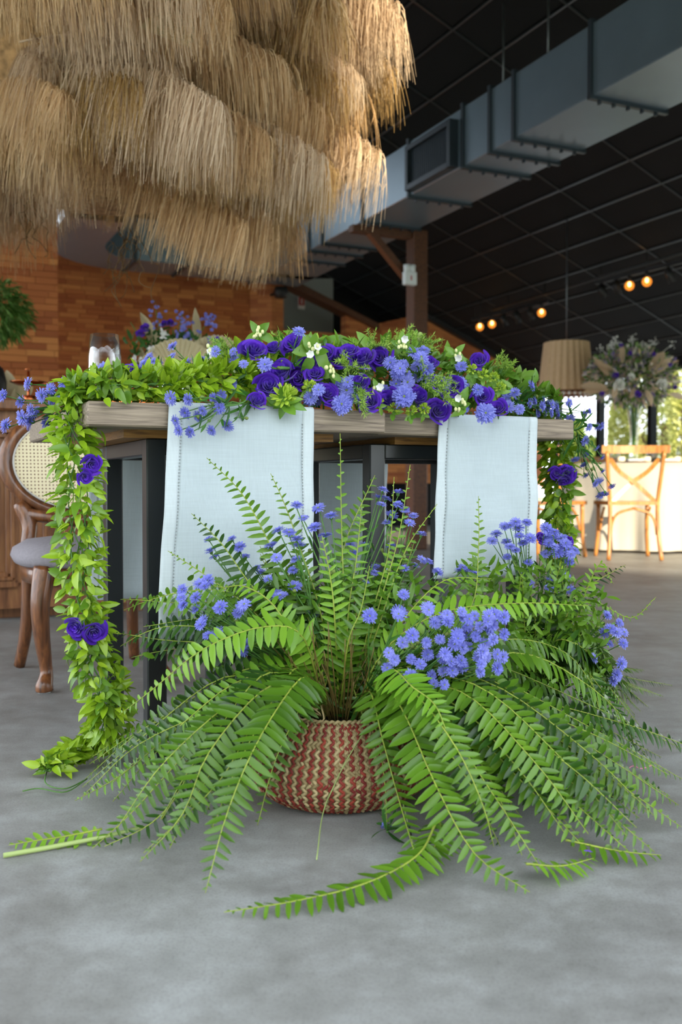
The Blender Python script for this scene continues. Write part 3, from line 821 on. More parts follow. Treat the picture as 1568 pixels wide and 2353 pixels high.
# ------------------------------------------------------------------ cane-back dining chair
def cane_chair(u, v, label):
    t = thing('cane_back_chair', label, 'chair', B(u, v, 0), 'carved chairs behind the flower table', YAW)   # faces -v
    sm = MB(); rows = []
    def ring(sx, sy, z, n=36):
        out = []
        for k in range(n):
            a = 2 * math.pi * k / n; ca, sa = math.cos(a), math.sin(a)
            e = .55
            out.append(Vector((math.copysign(abs(ca) ** e, ca) * sx * (1 - .06 * (sa > 0) * sa), math.copysign(abs(sa) ** e, sa) * sy, z)))
        return out
    cy = .20
    for sx, sy, z in ((.205, .195, .345), (.225, .215, .352), (.235, .222, .372), (.228, .215, .395), (.19, .18, .418), (.11, .1, .428), (.002, .002, .430)):
        rows.append([q + Vector((0, cy, 0)) for q in ring(sx, sy, z)])
    sm.grid(rows, wrap=True); sm.build('seat_cushion', 'grey_fabric', t, True, True)
    m_ = MB(); rows = [[q + Vector((0, cy, 0)) for q in ring(sx, sy, z)] for sx, sy, z in ((.19, .18, .30), (.205, .195, .30), (.21, .2, .348), (.1, .1, .348))]
    m_.grid(rows, wrap=True); m_.build('seat_rail', 'walnut', t, True, True)
    for sx in (-1, 1):      # cabriole front legs
        m_ = MB(); pts = [(.165, .035, .345), (.175, .022, .30), (.183, .012, .24), (.178, .018, .16), (.168, .03, .09), (.164, .03, .05), (.172, .016, .02), (.172, .016, .006)]
        m_.tube([(sx * x, y, z) for x, y, z in catmull(pts, 24)], [.034 - .016 * min(1, k / 15) if k < 17 else .018 + .007 * min(1, (k - 17) / 4) for k in range(25)], 10)
        l_ = m_.build('leg', 'walnut', t, True, True)
        m_ = MB(); m_.lathe([(.001, 0), (.018, 0), (.018, .008), (.001, .008)], (sx * .172, .016, 0), 12); m_.build('glide', 'plastic_white', l_, True, True)
        m_ = MB(); pts = [(.165, .385, .36), (.165, .395, .25), (.17, .41, .12), (.185, .45, .006)]
        m_.tube([(sx * x, y, z) for x, y, z in catmull(pts, 14)], [.022 - .004 * k / 14 for k in range(15)], 8)
        m_.build('leg', 'walnut', t, True, True)
        m_ = MB(); pts = [(.165, .385, .34), (.162, .40, .40), (.155, .42, .45), (.165, .435, .49), (.185, .445, .525)]
        m_.tube([(sx * x, y, z) for x, y, z in catmull(pts, 14)], [.026, .026, .025, .024, .024, .024, .024, .025, .026, .026, .027, .027, .026, .024, .02], 10)
        m_.build('back_post', 'walnut', t, True, True)
    # oval back
    A, Bb, zc_ = .222, .165, .655
    def bp(a, k=1.0):
        x = A * k * math.cos(a); z = zc_ + Bb * k * math.sin(a)
        return Vector((x, .44 + (z - .5) * .16, z))
    m_ = MB(); rows = []
    for q in range(9):
        w = 2 * math.pi * q / 8
        rows.append([bp(2 * math.pi * k / 48, 1 + .10 * math.cos(w)) + Vector((0, .022 * math.sin(w), 0)) for k in range(48)])
    m_.grid(rows, wrap=True); m_.build('back_frame', 'walnut', t, True, True)
    m_ = MB(); rows = []
    for q in range(7):
        w = 2 * math.pi * q / 6
        rows.append([bp(2 * math.pi * k / 48, .895 + .014 * math.cos(w)) + Vector((0, -.012 + .005 * math.sin(w), 0)) for k in range(48)])
    m_.grid(rows, wrap=True); m_.build('piping', 'piping_white', t, True, True)
    m_ = MB(); rows = [[bp(2 * math.pi * k / 48, r) + Vector((0, -.008, 0)) for k in range(48)] for r in (.9, .45, .001)]
    m_.grid(rows, wrap=True); m_.build('cane_panel', 'cane', t, False, True)
    m_ = MB(); m_.tube([(-.16, .425, .49), (0, .42, .465), (.16, .425, .49)], .02, 8); m_.build('lower_rail', 'walnut', t, True, True)
    return t
cane_chair(.592, 2.855, 'carved walnut chair with oval cane back and grey seat behind the leaf garland')
cane_chair(1.21, 2.86, 'carved walnut cane-back chair behind the far linen runner')

# wine glass on the table
gP = Z(241, 962, TH + .001); gd = 2.42
gP = D(241, 900, 2.36); gP.z = TH
wg = thing('wine_glass', 'clear stemmed wine glass on the table behind the leaf garland', 'glass', gP)
m_ = MB(); prof = [(.002, .001), (.034, .001), (.035, .003), (.012, .007), (.005, .014), (.004, .055), (.006, .062), (.022, .070), (.034, .085), (.0395, .11), (.0385, .14), (.033, .192), (.0318, .192), (.0372, .14), (.0382, .11), (.0328, .086), (.02, .072), (.002, .066)]
m_.lathe(prof, gP, 40); m_.build('glass_body', 'clear_glass', wg)
m_ = MB(); m_.lathe([(.001, .0675), (.019, .0725), (.032, .086), (.0372, .105), (.0375, .118), (.001, .118)], gP, 32); m_.build('water', 'clear_glass', wg)

# copper candle stand on the counter
cP = D(66, 950, 4.75); cP.z = .955
cs = thing('copper_stand', 'copper dish stand with slim rod on the bar counter', 'stand', cP)
s_ = 4.75 / FPX
def zpx(y): return D(66, y, 4.75).z
m_ = MB(); m_.lathe([(.001, .955), (.05, .955), (.05, .962), (.012, .972), (.007, .99), (.006, zpx(853)), (.001, zpx(853))], (cP.x, cP.y, 0), 20); m_.build('rod', 'copper', cs)
m_ = MB(); m_.lathe([(.007, zpx(887)), (.05, zpx(886)), (.085, zpx(879)), (.085, zpx(877)), (.05, zpx(883)), (.007, zpx(884))], (cP.x, cP.y, 0), 32); m_.build('dish', 'copper', cs)
m_ = MB(); m_.lathe([(.001, zpx(851)), (.017, zpx(851)), (.017, zpx(848)), (.001, zpx(847))], (cP.x, cP.y, 0), 16); m_.build('finial', 'copper', cs)
m_ = MB(); m_.lathe([(.007, zpx(908)), (.03, zpx(910)), (.035, zpx(921)), (.02, zpx(930)), (.007, zpx(931))], (cP.x, cP.y, 0), 20); m_.build('bowl', 'copper', cs)

# dark urn at the very left on the counter
kP = D(-25, 950, 4.9); kP.z = .955
m_ = MB(); m_.lathe([(.001, 0), (.05, 0), (.08, .06), (.085, .14), (.07, .2), (.045, .23), (.001, .235)], kP, 24)
tag(m_.build('dark_jar', 'plastic_black'), 'dark round jar at the end of the bar counter', 'jar')

# ------------------------------------------------------------------ round dining table with cloth
rt = D(1492, 1180, 9.42); rt.z = 0; RR = .80; RH = .792
rtab = thing('round_table', 'round dining table under a full-length cream cloth', 'table', rt)
m_ = MB(); m_.lathe([(.001, RH - .03), (RR - .01, RH - .03), (RR - .01, RH - .003), (.001, RH - .003)], rt, 48); m_.build('tabletop', 'honey_wood', rtab)
m_ = MB(); m_.tube([rt, rt + ZUP * (RH - .03)], .05, 12); m_.build('pedestal', 'black_steel', rtab)
m_ = MB(); rows = []; N_ = 160
rows.append([rt + Vector((.01 * math.cos(2 * math.pi * k / N_), .01 * math.sin(2 * math.pi * k / N_), RH)) for k in range(N_)])
rows.append([rt + Vector((RR * math.cos(2 * math.pi * k / N_), RR * math.sin(2 * math.pi * k / N_), RH)) for k in range(N_)])
for q in range(1, 9):
    t = q / 8; rr_ = []
    for k in range(N_):
        a = 2 * math.pi * k / N_
        r = RR + .012 + t * (.045 + .05 * math.sin(a * 13 + .5 * math.sin(a * 5)) + .015 * math.sin(a * 29))
        rr_.append(rt + Vector((r * math.cos(a), r * math.sin(a), RH - .01 - t * (RH - .035))))
    rows.append(rr_)
m_.grid(rows, wrap=True)
tag(m_.build('table_cloth', 'table_linen'), 'cream full-length cloth draped over the round dining table', 'tablecloth')

# cross-back chairs
def cross_chair(P, rz, label):
    t = thing('cross_back_chair', label, 'chair', P, 'cross-back chairs around the round table', rz)   # back at y=0, seat towards +y
    for sx in (-1, 1):
        m_ = MB(); pts = [(.205, -.05, .003), (.19, -.005, .20), (.185, .01, .44), (.205, -.01, .66), (.222, -.04, .86)]
        m_.tube([(sx * x, y, z) for x, y, z in catmull(pts, 20)], .0165, 10); m_.build('back_leg', 'honey_wood', t, True, True)
        m_ = MB(); pts = [(.20, .42, .44), (.20, .43, .2), (.215, .45, .003)]
        m_.tube([(sx * x, y, z) for x, y, z in catmull(pts, 10)], .0165, 10); m_.build('front_leg', 'honey_wood', t, True, True)
        m_ = MB(); a = Vector((sx * .175, .0, .46)); pts = [(sx * .19, -.012, .80), (sx * .11, .028, .70), (0, .04 + .007 * sx, .62), (-sx * .09, .03, .54), (-sx * .165, .008, .462)]
        c_ = catmull(pts, 16); rows = []
        for i in range(17):
            T_ = (c_[min(i + 1, 16)] - c_[max(i - 1, 0)]).normalized(); n_ = Vector((0, 1, 0)); s2 = T_.cross(n_).normalized()
            rows.append([c_[i] + s2 * .017 + n_ * .005, c_[i] - s2 * .017 + n_ * .005, c_[i] - s2 * .017 - n_ * .005, c_[i] + s2 * .017 - n_ * .005])
        m_.grid(rows, wrap=True); m_.build('cross_slat', 'honey_wood', t, False, True)
        m_ = MB(); pts = [(sx * .18, .005, .20), (sx * .165, .008, .30), (sx * .12, .01, .37), (sx * .0, .01, .41)]
        m_.tube(catmull(pts, 14), .011, 8); m_.build('arched_brace', 'honey_wood', t, True, True)
        m_ = MB(); pts = [(sx * .19, .40, .22), (sx * .18, .36, .34), (sx * .185, .25, .41)]
        m_.tube(catmull(pts, 10), .011, 8); m_.build('arched_brace', 'honey_wood', t, True, True)
    m_ = MB(); rows = []
    for k in range(21):
        x = -.262 + .524 * k / 20; y = -.05 + .055 * (1 - (x / .262) ** 2); z = .875
        rows.append([Vector((x, y - .011, z - .03)), Vector((x, y + .011, z - .03)), Vector((x, y + .011, z + .03)), Vector((x, y - .011, z + .03))])
    m_.grid(rows, wrap=True); m_.add(rows[0], [(0, 1, 2, 3)]); m_.add(rows[-1], [(3, 2, 1, 0)]); m_.build('top_rail', 'honey_wood', t, False, True)
    m_ = MB(); m_.prism([(-.20, -.005, .435), (.20, -.005, .435), (.235, .44, .435), (-.235, .44, .435)], (0, 0, .03)); m_.build('seat', 'honey_wood', t, False, True)
c1 = (Z(1396, 1288) + Z(1526, 1288)) / 2 + Vector((0, .05, 0))
cross_chair(c1, math.radians(-4), 'honey wood cross-back chair with its back to the flower table')
c2 = Z(1262, 1279); cross_chair(Vector((c2.x - .16, c2.y - .28, 0)), math.radians(-38), 'honey wood cross-back chair half hidden by the garland end')
c3 = rt + Vector((-.15, 1.42, 0)); cross_chair(c3, math.radians(175), 'honey wood cross-back chair on the window side of the round table')

# things on the round table
def zt9(x, dd, y0=0): P = D(x, 1050, dd); P.z = RH + .002; return P
def tumbler(P, s=1.0):
    t = thing('wine_goblet', 'clear round-bowled wine glass on the cream tablecloth', 'glass', P, 'glasses on the round table')
    m_ = MB(); m_.lathe([(.002, 0), (.03, 0), (.006, .006), (.004, .04 * s), (.02, .048 * s), (.042, .075 * s), (.044, .1 * s), (.036, .135 * s), (.035, .135 * s), (.0425, .1 * s), (.04, .076 * s), (.002, .05 * s)], P, 24); m_.build('glass_body', 'clear_glass', t)
for x, dd, s in ((1394, 8.85, 1.0), (1413, 9.1, .85), (1506, 9.08, 1.25), (1497, 9.25, 1.0), (1566, 9.18, 1.05), (1345, 9.3, 1.0)): tumbler(zt9(x, dd), s)
for x, dd in ((1428, 9.02), (1487, 9.0), (1556, 9.03)):
    P = zt9(x, dd); t = thing('votive_candle', 'cream pillar candle in a low glass on the tablecloth', 'candle', P, 'candles on the round table')
    m_ = MB(); m_.lathe([(.001, 0), (.033, 0), (.034, .055), (.03, .058), (.001, .056)], P, 20); m_.build('wax', 'candle_wax', t)
    m_ = MB(); m_.tube([P + ZUP * .055, P + ZUP * .066], .0015, 5); m_.build('wick', 'rubber_dark', t)
for x, dd in ((1458, 8.82), (1535, 8.85)):
    P = zt9(x, dd); m_ = MB(); m_.lathe([(.001, 0), (.09, .0), (.15, .008), (.15, .012), (.09, .006), (.001, .006)], P, 32)
    t = thing('wooden_charger', 'brown charger plate with folded napkin on the cream cloth', 'plate', P, 'place settings on the round table')
    m_.build('plate', 'walnut', t)
    m_ = MB(); m_.cbox(P + Vector((0, -.02, .022)), (.07, .05, .012), None, .006); m_.build('napkin', 'linen_hem', t, False)
# tall glass vase
vP = zt9(1457, 9.35); vs_ = 9.35 / FPX
vz0, vz1 = RH, D(1457, 925, 9.35).z
vase = thing('trumpet_vase', 'tall clear glass trumpet vase on the round table', 'vase', vP)
m_ = MB(); H_ = vz1 - vz0
m_.lathe([(.001, 0), (.075, 0), (.075, .008), (.03, .02), (.032, .25 * H_), (.042, .6 * H_), (.065, .9 * H_), (.085, H_), (.081, H_), (.06, .9 * H_), (.037, .6 * H_), (.027, .25 * H_), (.001, .03)], vP, 32); m_.build('vase_body', 'clear_glass', vase)

# ================================================================== PAMPAS CHANDELIER
PD = 4.25; PS = PD / FPX
pc = D(230, 300, PD)
ch = thing('pampas_chandelier', 'huge hanging chandelier of layered dried pampas plumes', 'chandelier', pc)
def plume_mesh(seed, L, n, slen, w, mat, spread=.10):
    r = random.Random(seed); m_ = MB()
    stem = [Vector((L * t, 0, .10 * L * math.sin(math.pi * t * .8) - .16 * L * t * t)) for t in [k / 12 for k in range(13)]]
    m_.tube(stem, [.004 - .0028 * k / 12 for k in range(13)], 5)
    def st(t):
        x = t * 12; i = min(int(x), 11); return stem[i].lerp(stem[i + 1], x - i)
    for k in range(n):
        t = r.uniform(.06, 1.0) ** .9
        b = st(t); sd = r.choice((-1, 1)) * r.uniform(.15, 1.0)
        ln = slen * r.uniform(.55, 1.12) * (.75 + .5 * math.sin(math.pi * min(t, .92)))
        fw = r.uniform(.10, .42) * (1.1 - .2 * t)
        rise = r.uniform(.0, .07)
        sw = r.uniform(-.05, .05)
        prev = []
        wd = w * r.uniform(.6, 1.3); ang = r.uniform(0, 3.14)
        rows = []
        for q in range(6):
            s_ = q / 5
            p = b + Vector((fw * ln * (s_ ** .6), sd * spread * (s_ ** .55) + sw * s_ * s_, rise * 4 * s_ * (1 - s_) * .6 - ln * s_ ** 1.45))
            ww = wd * (1 - .75 * s_) * (1 if q else .5)
            e = Vector((math.cos(ang + s_), math.sin(ang + s_), .1)) * ww * .5
            rows.append([p - e, p + e])
        m_.grid(rows)
        # feathery side wisps
        for h_ in range(2):
            s0 = r.uniform(.25, .8); q = int(s0 * 5); p = (rows[q][0] + rows[q][1]) / 2
            e2 = p + Vector((r.uniform(-.03, .03), r.uniform(-.03, .03), -r.uniform(.03, .07)))
            sdv = Vector((math.cos(ang), math.sin(ang), 0)) * wd * .3
            m_.add([p - sdv, p + sdv, e2], [(0, 1, 2)])
    return m_.mesh('plume', mat, True)
plumes = {}
for mat in ('pampas', 'pampas_gold', 'pampas_pale'):
    plumes[mat] = [plume_mesh(50 + k + 10 * len(mat), .62, 620, .27, .0046, mat) for k in range(3)]
core = MB()
core.lathe([(.001, -.30), (.30, -.28), (.52, -.2), (.66, -.05), (.74, .15), (.72, .40), (.5, .5), (.001, .55)], pc, 28)
core.build('core', 'pampas_core', ch)
tiers = [  # y of the stems in the picture, reach in pixels, count, tilt
    (-210, 400, 14, .10),
    (-110, 430, 16, .06),
    (-20, 470, 18, .04),
    (60, 585, 24, .02),
    (130, 595, 26, -.02),
    (205, 580, 26, -.05),
    (270, 560, 24, -.08),
    (330, 500, 22, -.10),
    (385, 450, 20, -.12),
    (420, 360, 14, -.16),
]
MIX = ('pampas', 'pampas', 'pampas_gold', 'pampas_pale')
for ty, reach, cnt, tilt in tiers:
    z = D(230, ty, PD).z
    for k in range(cnt):
        a = 2 * math.pi * (k + rnd.uniform(-.3, .3)) / cnt + ty
        if ty > 240 and math.sin(a) > .15: continue      # the underside opens up towards the back
        s = rnd.uniform(.72, 1.14); R = reach * PS * rnd.uniform(.86, 1.03)
        # outermost plumes point along the picture plane or towards the viewer
        base = Vector((pc.x, pc.y, z + rnd.uniform(-.09, .07))) + Vector((math.cos(a), math.sin(a), 0)) * max(0.05, R - .62 * s * (1 - .75 * abs(math.sin(a))))
        sw = 1.3 * abs(math.sin(a)) * (1 if math.cos(a) > -.35 else -1)
        M = Matrix.Translation(base) @ Matrix.Rotation(a + sw + rnd.uniform(-.25, .25), 4, 'Z') @ Matrix.Rotation(-tilt + rnd.uniform(-.16, .18), 4, 'Y') @ Matrix.Scale(s, 4)
        put('plume', rnd.choice(plumes[rnd.choice(MIX)]), ch, M)
# a few heads hanging from above at the upper left, nearer to the viewer
for x, y, d, rz, s in ((60, -60, 3.65, -1.9, 1.0), (120, -40, 3.7, -1.4, .9), (210, -110, 3.6, -1.7, 1.05), (270, -90, 3.62, -1.2, 1.0), (300, -60, 3.66, -1.5, .9), (20, -120, 3.7, -2.2, 1.0),
                       (520, 30, 3.75, -.9, 1.0), (430, 60, 3.7, -1.4, 1.0), (560, 20, 3.8, -.5, 1.05), (600, 50, 3.75, -1.1, .9)):
    put('plume', rnd.choice(plumes[rnd.choice(MIX)]), ch, Matrix.Translation(D(x, y, d) + Vector((0, .25, .02))) @ Matrix.Rotation(rz, 4, 'Z') @ Matrix.Scale(s, 4))
# shaggy left flank
for k in range(26):
    x = rnd.uniform(-260, 150); y = rnd.uniform(90, 370); d = rnd.uniform(3.75, 4.2)
    put('plume', rnd.choice(plumes[rnd.choice(MIX)]), ch, Matrix.Translation(D(x, y, d)) @ Matrix.Rotation(rnd.choice((-.4, -2.6, -.8, -2.2)) + rnd.uniform(-.3, .3), 4, 'Z') @ Matrix.Rotation(rnd.uniform(.0, .25), 4, 'Y') @ Matrix.Scale(rnd.uniform(.75, 1.0), 4))
# dried fan palm leaf
def fan(center, xdir, ydir, R, spread, n, mat, parent, name='fan_palm_leaf', pleat=.03):
    m_ = MB(); nrm = xdir.cross(ydir).normalized(); rows = []
    for i in range(n + 1):
        a = -spread / 2 + spread * i / n
        d = xdir * math.cos(a) + ydir * math.sin(a)
        up = nrm * (pleat * R * (1 if i % 2 else -1))
        rows.append([center, center + d * R * .5 + up * .6, center + d * R * (.96 + .04 * (i % 2)) + up])
    m_.grid(rows); return m_.build(name, mat, parent, False)
q = D(318, 62, 3.22)
fan(q, Vector((1, 0, .18)).normalized(), Vector((0, -.5, 1)).normalized(), .19, 1.0, 26, 'dry_palm', ch)
# curly vines hanging beneath
for k in range(26):
    x0 = rnd.choice((rnd.uniform(235, 330), rnd.uniform(235, 300), rnd.uniform(40, 130), rnd.uniform(280, 330)))
    P = D(x0, rnd.uniform(520, 560) if x0 > 200 else rnd.uniform(430, 500), PD - rnd.uniform(0, .35)); pts = [P]
    for q in range(rnd.randint(5, 9)):
        P = P + Vector((rnd.uniform(-.03, .03), rnd.uniform(-.03, .03), rnd.uniform(-.05, -.005))); pts.append(P)
    m_ = MB(); m_.tube(catmull(pts, 24), .0016, 4); m_.build('curly_vine', 'twig', ch)
for dx, dy in ((-.3, -.2), (.3, -.2), (0, .35)):
    P = pc + Vector((dx, dy, .5)); u_ = uv(P)[0]
    m_ = MB(); m_.tube([P, Vector((P.x, P.y, cz(max(u_, RIDGE)) if u_ > RIDGE else cz(2 * RIDGE - u_)))], .004, 5); m_.build('hanging_wire', 'rod_metal', ch)

# hanging moss ball at the left edge
mP = D(-30, 715, 6.1); mk = 6.1 / 3.9
mo = thing('hanging_greenery', 'bushy ball of soft green foliage hanging at the brick wall', 'hanging plant', mP)
m_ = MB()
for k in range(2600):
    a = rnd.uniform(0, 6.28); cz_ = rnd.uniform(-1, 1); rr = math.sqrt(1 - cz_ * cz_)
    d = Vector((rr * math.cos(a), rr * math.sin(a), cz_)); q = mP + Vector((d.x * .17, d.y * .17, d.z * .13)) * mk * rnd.uniform(.55, 1)
    dd = (d + Vector((0, 0, -.9)) + rv(.5))
    m_.blade(q, dd, rv(1), rnd.uniform(.025, .05) * mk, .007 * mk, .2)
stuff(m_.build('foliage', 'moss_green', mo)); m_ = MB(); mu = uv(mP)[0]; m_.tube([mP, Vector((mP.x, mP.y, cz(max(mu, 2 * RIDGE - mu)) + .03))], .004, 5); m_.build('hanging_wire', 'rod_metal', mo)

# ================================================================== FLOWER PIECES
def rose_petals(seed, n=13, open_=1.0):
    """unit lisianthus bloom (radius 1), facing +Z: list of petal meshes"""
    r = random.Random(seed); out = []
    for k in range(n):
        f = k / (n - 1)
        th = k * 2.4 + r.uniform(-.25, .25)
        rk = .07 + .76 * f ** 1.05; hk = 1.02 - .20 * f * f
        wid = 1.5 - .68 * f + r.uniform(-.05, .12)
        ph = r.uniform(0, 6.28); rows = []
        for i in range(8):
            t = i / 7; row = []
            for j in range(9):
                s = -1 + 2 * j / 8
                edge = 1 - .22 * (abs(s) ** 2.6) * t
                roll = max(0, t - .72) / .28
                rho = rk * (.22 + .78 * math.sin(math.pi * .5 * min(1, t * 1.25))) + (.05 + .17 * f * open_) * roll ** 1.5
                rho += rk * .17 * s + .03 * math.sin(s * 4 + ph) * t * (.4 + f)
                z = hk * t * edge - .75 - .16 * f * open_ * roll ** 2 + .025 * math.sin(s * 6 + ph * 2) * t * t
                a = th + s * wid * (.6 + .4 * t)
                row.append(Vector((rho * math.cos(a), rho * math.sin(a), z)))
            rows.append(row)
        m_ = MB(); m_.grid(rows)
        out.append(m_.mesh('petal', 'lisianthus'))
    m_ = MB(); m_.lathe([(.02, -.98), (.10, -.95), (.16, -.80), (.14, -.7)], n=10)
    for k in range(5):
        a = k * 1.257; d = Vector((math.cos(a), math.sin(a), .1)); m_.blade(Vector((0, 0, -.9)) + d * .1, d, ZUP, .5, .14, .2)
    return out, m_.mesh('calyx', 'stem_green')
TAKEN = []          # centres and radii of blooms and aster heads already placed
def in_slab(P, m):
    u, v = uv(P)
    return TH - TT - m < P.z < TH + m and U0 - m < u < U2 + m and (TV0 if u < U1 else TV0 + .045) - m < v < TREAR
def clear_spot(P, r, k=.82, lim=.09):
    """slide a bloom along its line of sight until it stands clear of its neighbours and the table top"""
    d = (P - CAM).normalized(); best = P
    for i in range(int(lim / .004) * 2 + 1):
        q = P + d * (.004 * ((i + 1) // 2) * (1 if i % 2 == 0 else -1))
        if in_slab(q, r * .45): continue
        if all((q - c).length > (k if r > .02 or R2 < .02 else .9) * (r + R2) for c, R2 in TAKEN): best = q; break
    TAKEN.append((best, r)); return best
BLOOMS = []; HEADS = []
ROSES = [rose_petals(s, 15, o_) for s, o_ in ((1, 1.0), (2, .7), (3, 1.25))]
def rose(P, face, R, label, group, spin=None):
    P = clear_spot(P, R, .74); BLOOMS.append((P, R))
    t = thing('lisianthus_bloom', label, 'flower', P, group)
    pets, cal = rnd.choice(ROSES)
    M = frame(P, face, rv()) @ Matrix.Diagonal((R, R, R * .95, 1))
    for me in pets: put('petal', me, t, M)
    put('calyx', cal, t, M)
    return t

def aster_mesh(seed, full=1.0):
    r = random.Random(seed); m_ = MB()
    for n, ln, el, w in ((22, 1.0, .08, .20), (20, .9, .36, .20), (16, .68, .72, .18), (9, .42, 1.1, .15)):
        for k in range(n):
            a = 2 * math.pi * (k + r.uniform(-.35, .35)) / n; e = el * full + r.uniform(-.14, .14)
            d = Vector((math.cos(a) * math.cos(e), math.sin(a) * math.cos(e), math.sin(e)))
            nn = Vector((-math.cos(a) * math.sin(e), -math.sin(a) * math.sin(e), math.cos(e)))
            L_ = ln * r.uniform(.8, 1.1)
            s_ = d.cross(nn).normalized() * w * .5; b = d * .10
            m_.add([b, b + d * L_ * .55 + s_ - nn * .02, b + d * L_ + s_ * .75 - nn * .1, b + d * L_ - s_ * .75 - nn * .1, b + d * L_ * .55 - s_ - nn * .02], [(0, 1, 2, 3, 4)], 0)
    m_.ball((0, 0, .10), .20, 8, 5, 1, (1, 1, .6))
    m_.lathe([(.05, -.62), (.22, -.5), (.30, -.22), (.24, .02)], n=8, mi=2)
    return m_.mesh('flower_head', ['aster_petal', 'aster_eye', 'stem_green'])
ASTERS = [aster_mesh(s, f_) for s, f_ in ((1, 1.0), (2, 1.2), (3, .75), (4, 1.0))]
bm = MB(); bm.ball((0, 0, 0), 1, 8, 6, 0, (1, 1, 1.15)); bm.lathe([(.2, -1.6), (.5, -1.1), (.7, -.6)], n=8)
BUD = bm.mesh('bud', 'aster_eye')

def kmeans(P, k):
    cs = [P[int(i * len(P) / k)] for i in range(k)]
    for _ in range(8):
        g = [[] for _ in range(k)]
        for p in P: g[min(range(k), key=lambda i: (p[0] - cs[i][0]) ** 2 + (p[1] - cs[i][1]) ** 2)].append(p)
        cs = [(sum(p[0] for p in q) / len(q), sum(p[1] for p in q) / len(q)) if q else cs[i] for i, q in enumerate(g)]
    return [q for q in g if q]
def conv(lst, ox, oy, s): return [(ox + x * s, oy + y * s) for x, y, *_ in lst]

def spray(heads3, base, label, group, size, leaves=6, buds=3, face=Vector((0, -.7, .35))):
    t = thing('aster_spray', label, 'flower spray', base, group)
    heads3 = [clear_spot(P, size * .95, .78, .08) for P in heads3]
    HEADS.extend((P, size, t.name) for P in heads3)
    c = sum(heads3, Vector()) / len(heads3)
    fork = base.lerp(c, .55) + rv(.008)
    m_ = MB(); main = catmull([base, base.lerp(fork, .5) + rv(.012), fork], 8); m_.tube(main, [.0021 - .0006 * k / 8 for k in range(9)], 5)
    lv = MB()
    for P in heads3:
        a = main[rnd.randint(4, 8)]
        size_ = size * rnd.uniform(.85, 1.2)
        dirn = ((P - a).normalized() * .7 + face + rv(.35)).normalized()
        neck = P - dirn * size_ * .55
        mid = a.lerp(neck, .55) + rv(.008)
        m_.tube(catmull([a, mid, neck], 7), [.0015 - .0005 * k / 7 for k in range(8)], 4)
        put('flower_head', rnd.choice(ASTERS), t, frame(P, dirn, rv()) @ Matrix.Scale(size_, 4))
        if rnd.random() < .5:
            b = mid + rv(.02) + Vector((0, 0, .008)); m_.tube([mid, b], .0007, 4)
            put('bud', BUD, t, frame(b, b - mid) @ Matrix.Scale(.0038, 4))
        d = rv(); lv.blade(mid, d + (P - a).normalized(), rv(), rnd.uniform(.02, .04), .006, .15)
    for k in range(leaves):
        q = main[rnd.randint(1, 8)]; d = ((fork - base).normalized() * .6 + rv(1)).normalized()
        lv.blade(q, d, rv(), rnd.uniform(.04, .07), .008, .25)
    m_.build('stem', 'stem_green', t); lv.build('leaves', 'foliage_dark', t)
    return t

# ================================================================== FERNS
def frond(pts, Lp, parent, mat='fern_green', hint=Vector((0, -.65, .76)), bare=.12, n=None, wid=.29, droop=.12, taper=1.0, rach='rachis', name='frond', curl=.12, gap=.0146):
    C_ = catmull(pts, 40); lens = [0]
    for i in range(40): lens.append(lens[-1] + (C_[i + 1] - C_[i]).length)
    T_ = lens[-1]; n = n or max(10, int(T_ * (1 - bare) / gap))
    m_ = MB(); m_.tube(C_[::2], [.0021 - .0015 * k / 20 for k in range(21)], 5, 1)
    for k in range(n):
        t = bare + (1 - bare) * (k + .3) / n
        s = t * T_; i = 0
        while i < 39 and lens[i + 1] < s: i += 1
        p = C_[i].lerp(C_[i + 1], (s - lens[i]) / max(1e-6, lens[i + 1] - lens[i]))
        tg = (C_[min(i + 2, 40)] - C_[max(i - 1, 0)]).normalized()
        nr = hint - tg * hint.dot(tg)
        if nr.length < .05: nr = tg.orthogonal()
        nr.normalize(); sd = tg.cross(nr)
        x = (t - bare) / (1 - bare)
        env = min(1, .45 + x * 3.2) * (1 - x ** (3.4 * taper)) ** .75
        L_ = Lp * max(env, .16)
        for sg in (-1, 1):
            fwd = .28 + .35 * x + rnd.uniform(-.16, .16)
            d = sd * sg + tg * fwd - nr * (droop + rnd.uniform(-.18, .26))
            m_.blade(p + tg * (.003 * sg), d, nr + rv(.28), L_ * rnd.uniform(.85, 1.12), max(.0035, L_ * wid), curl + rnd.uniform(-.05, .12), .18, (0, .06, .35, .7, .9, 1), .38, 0, sg * .12, .62)
    return m_.build(name, [mat, rach], parent)

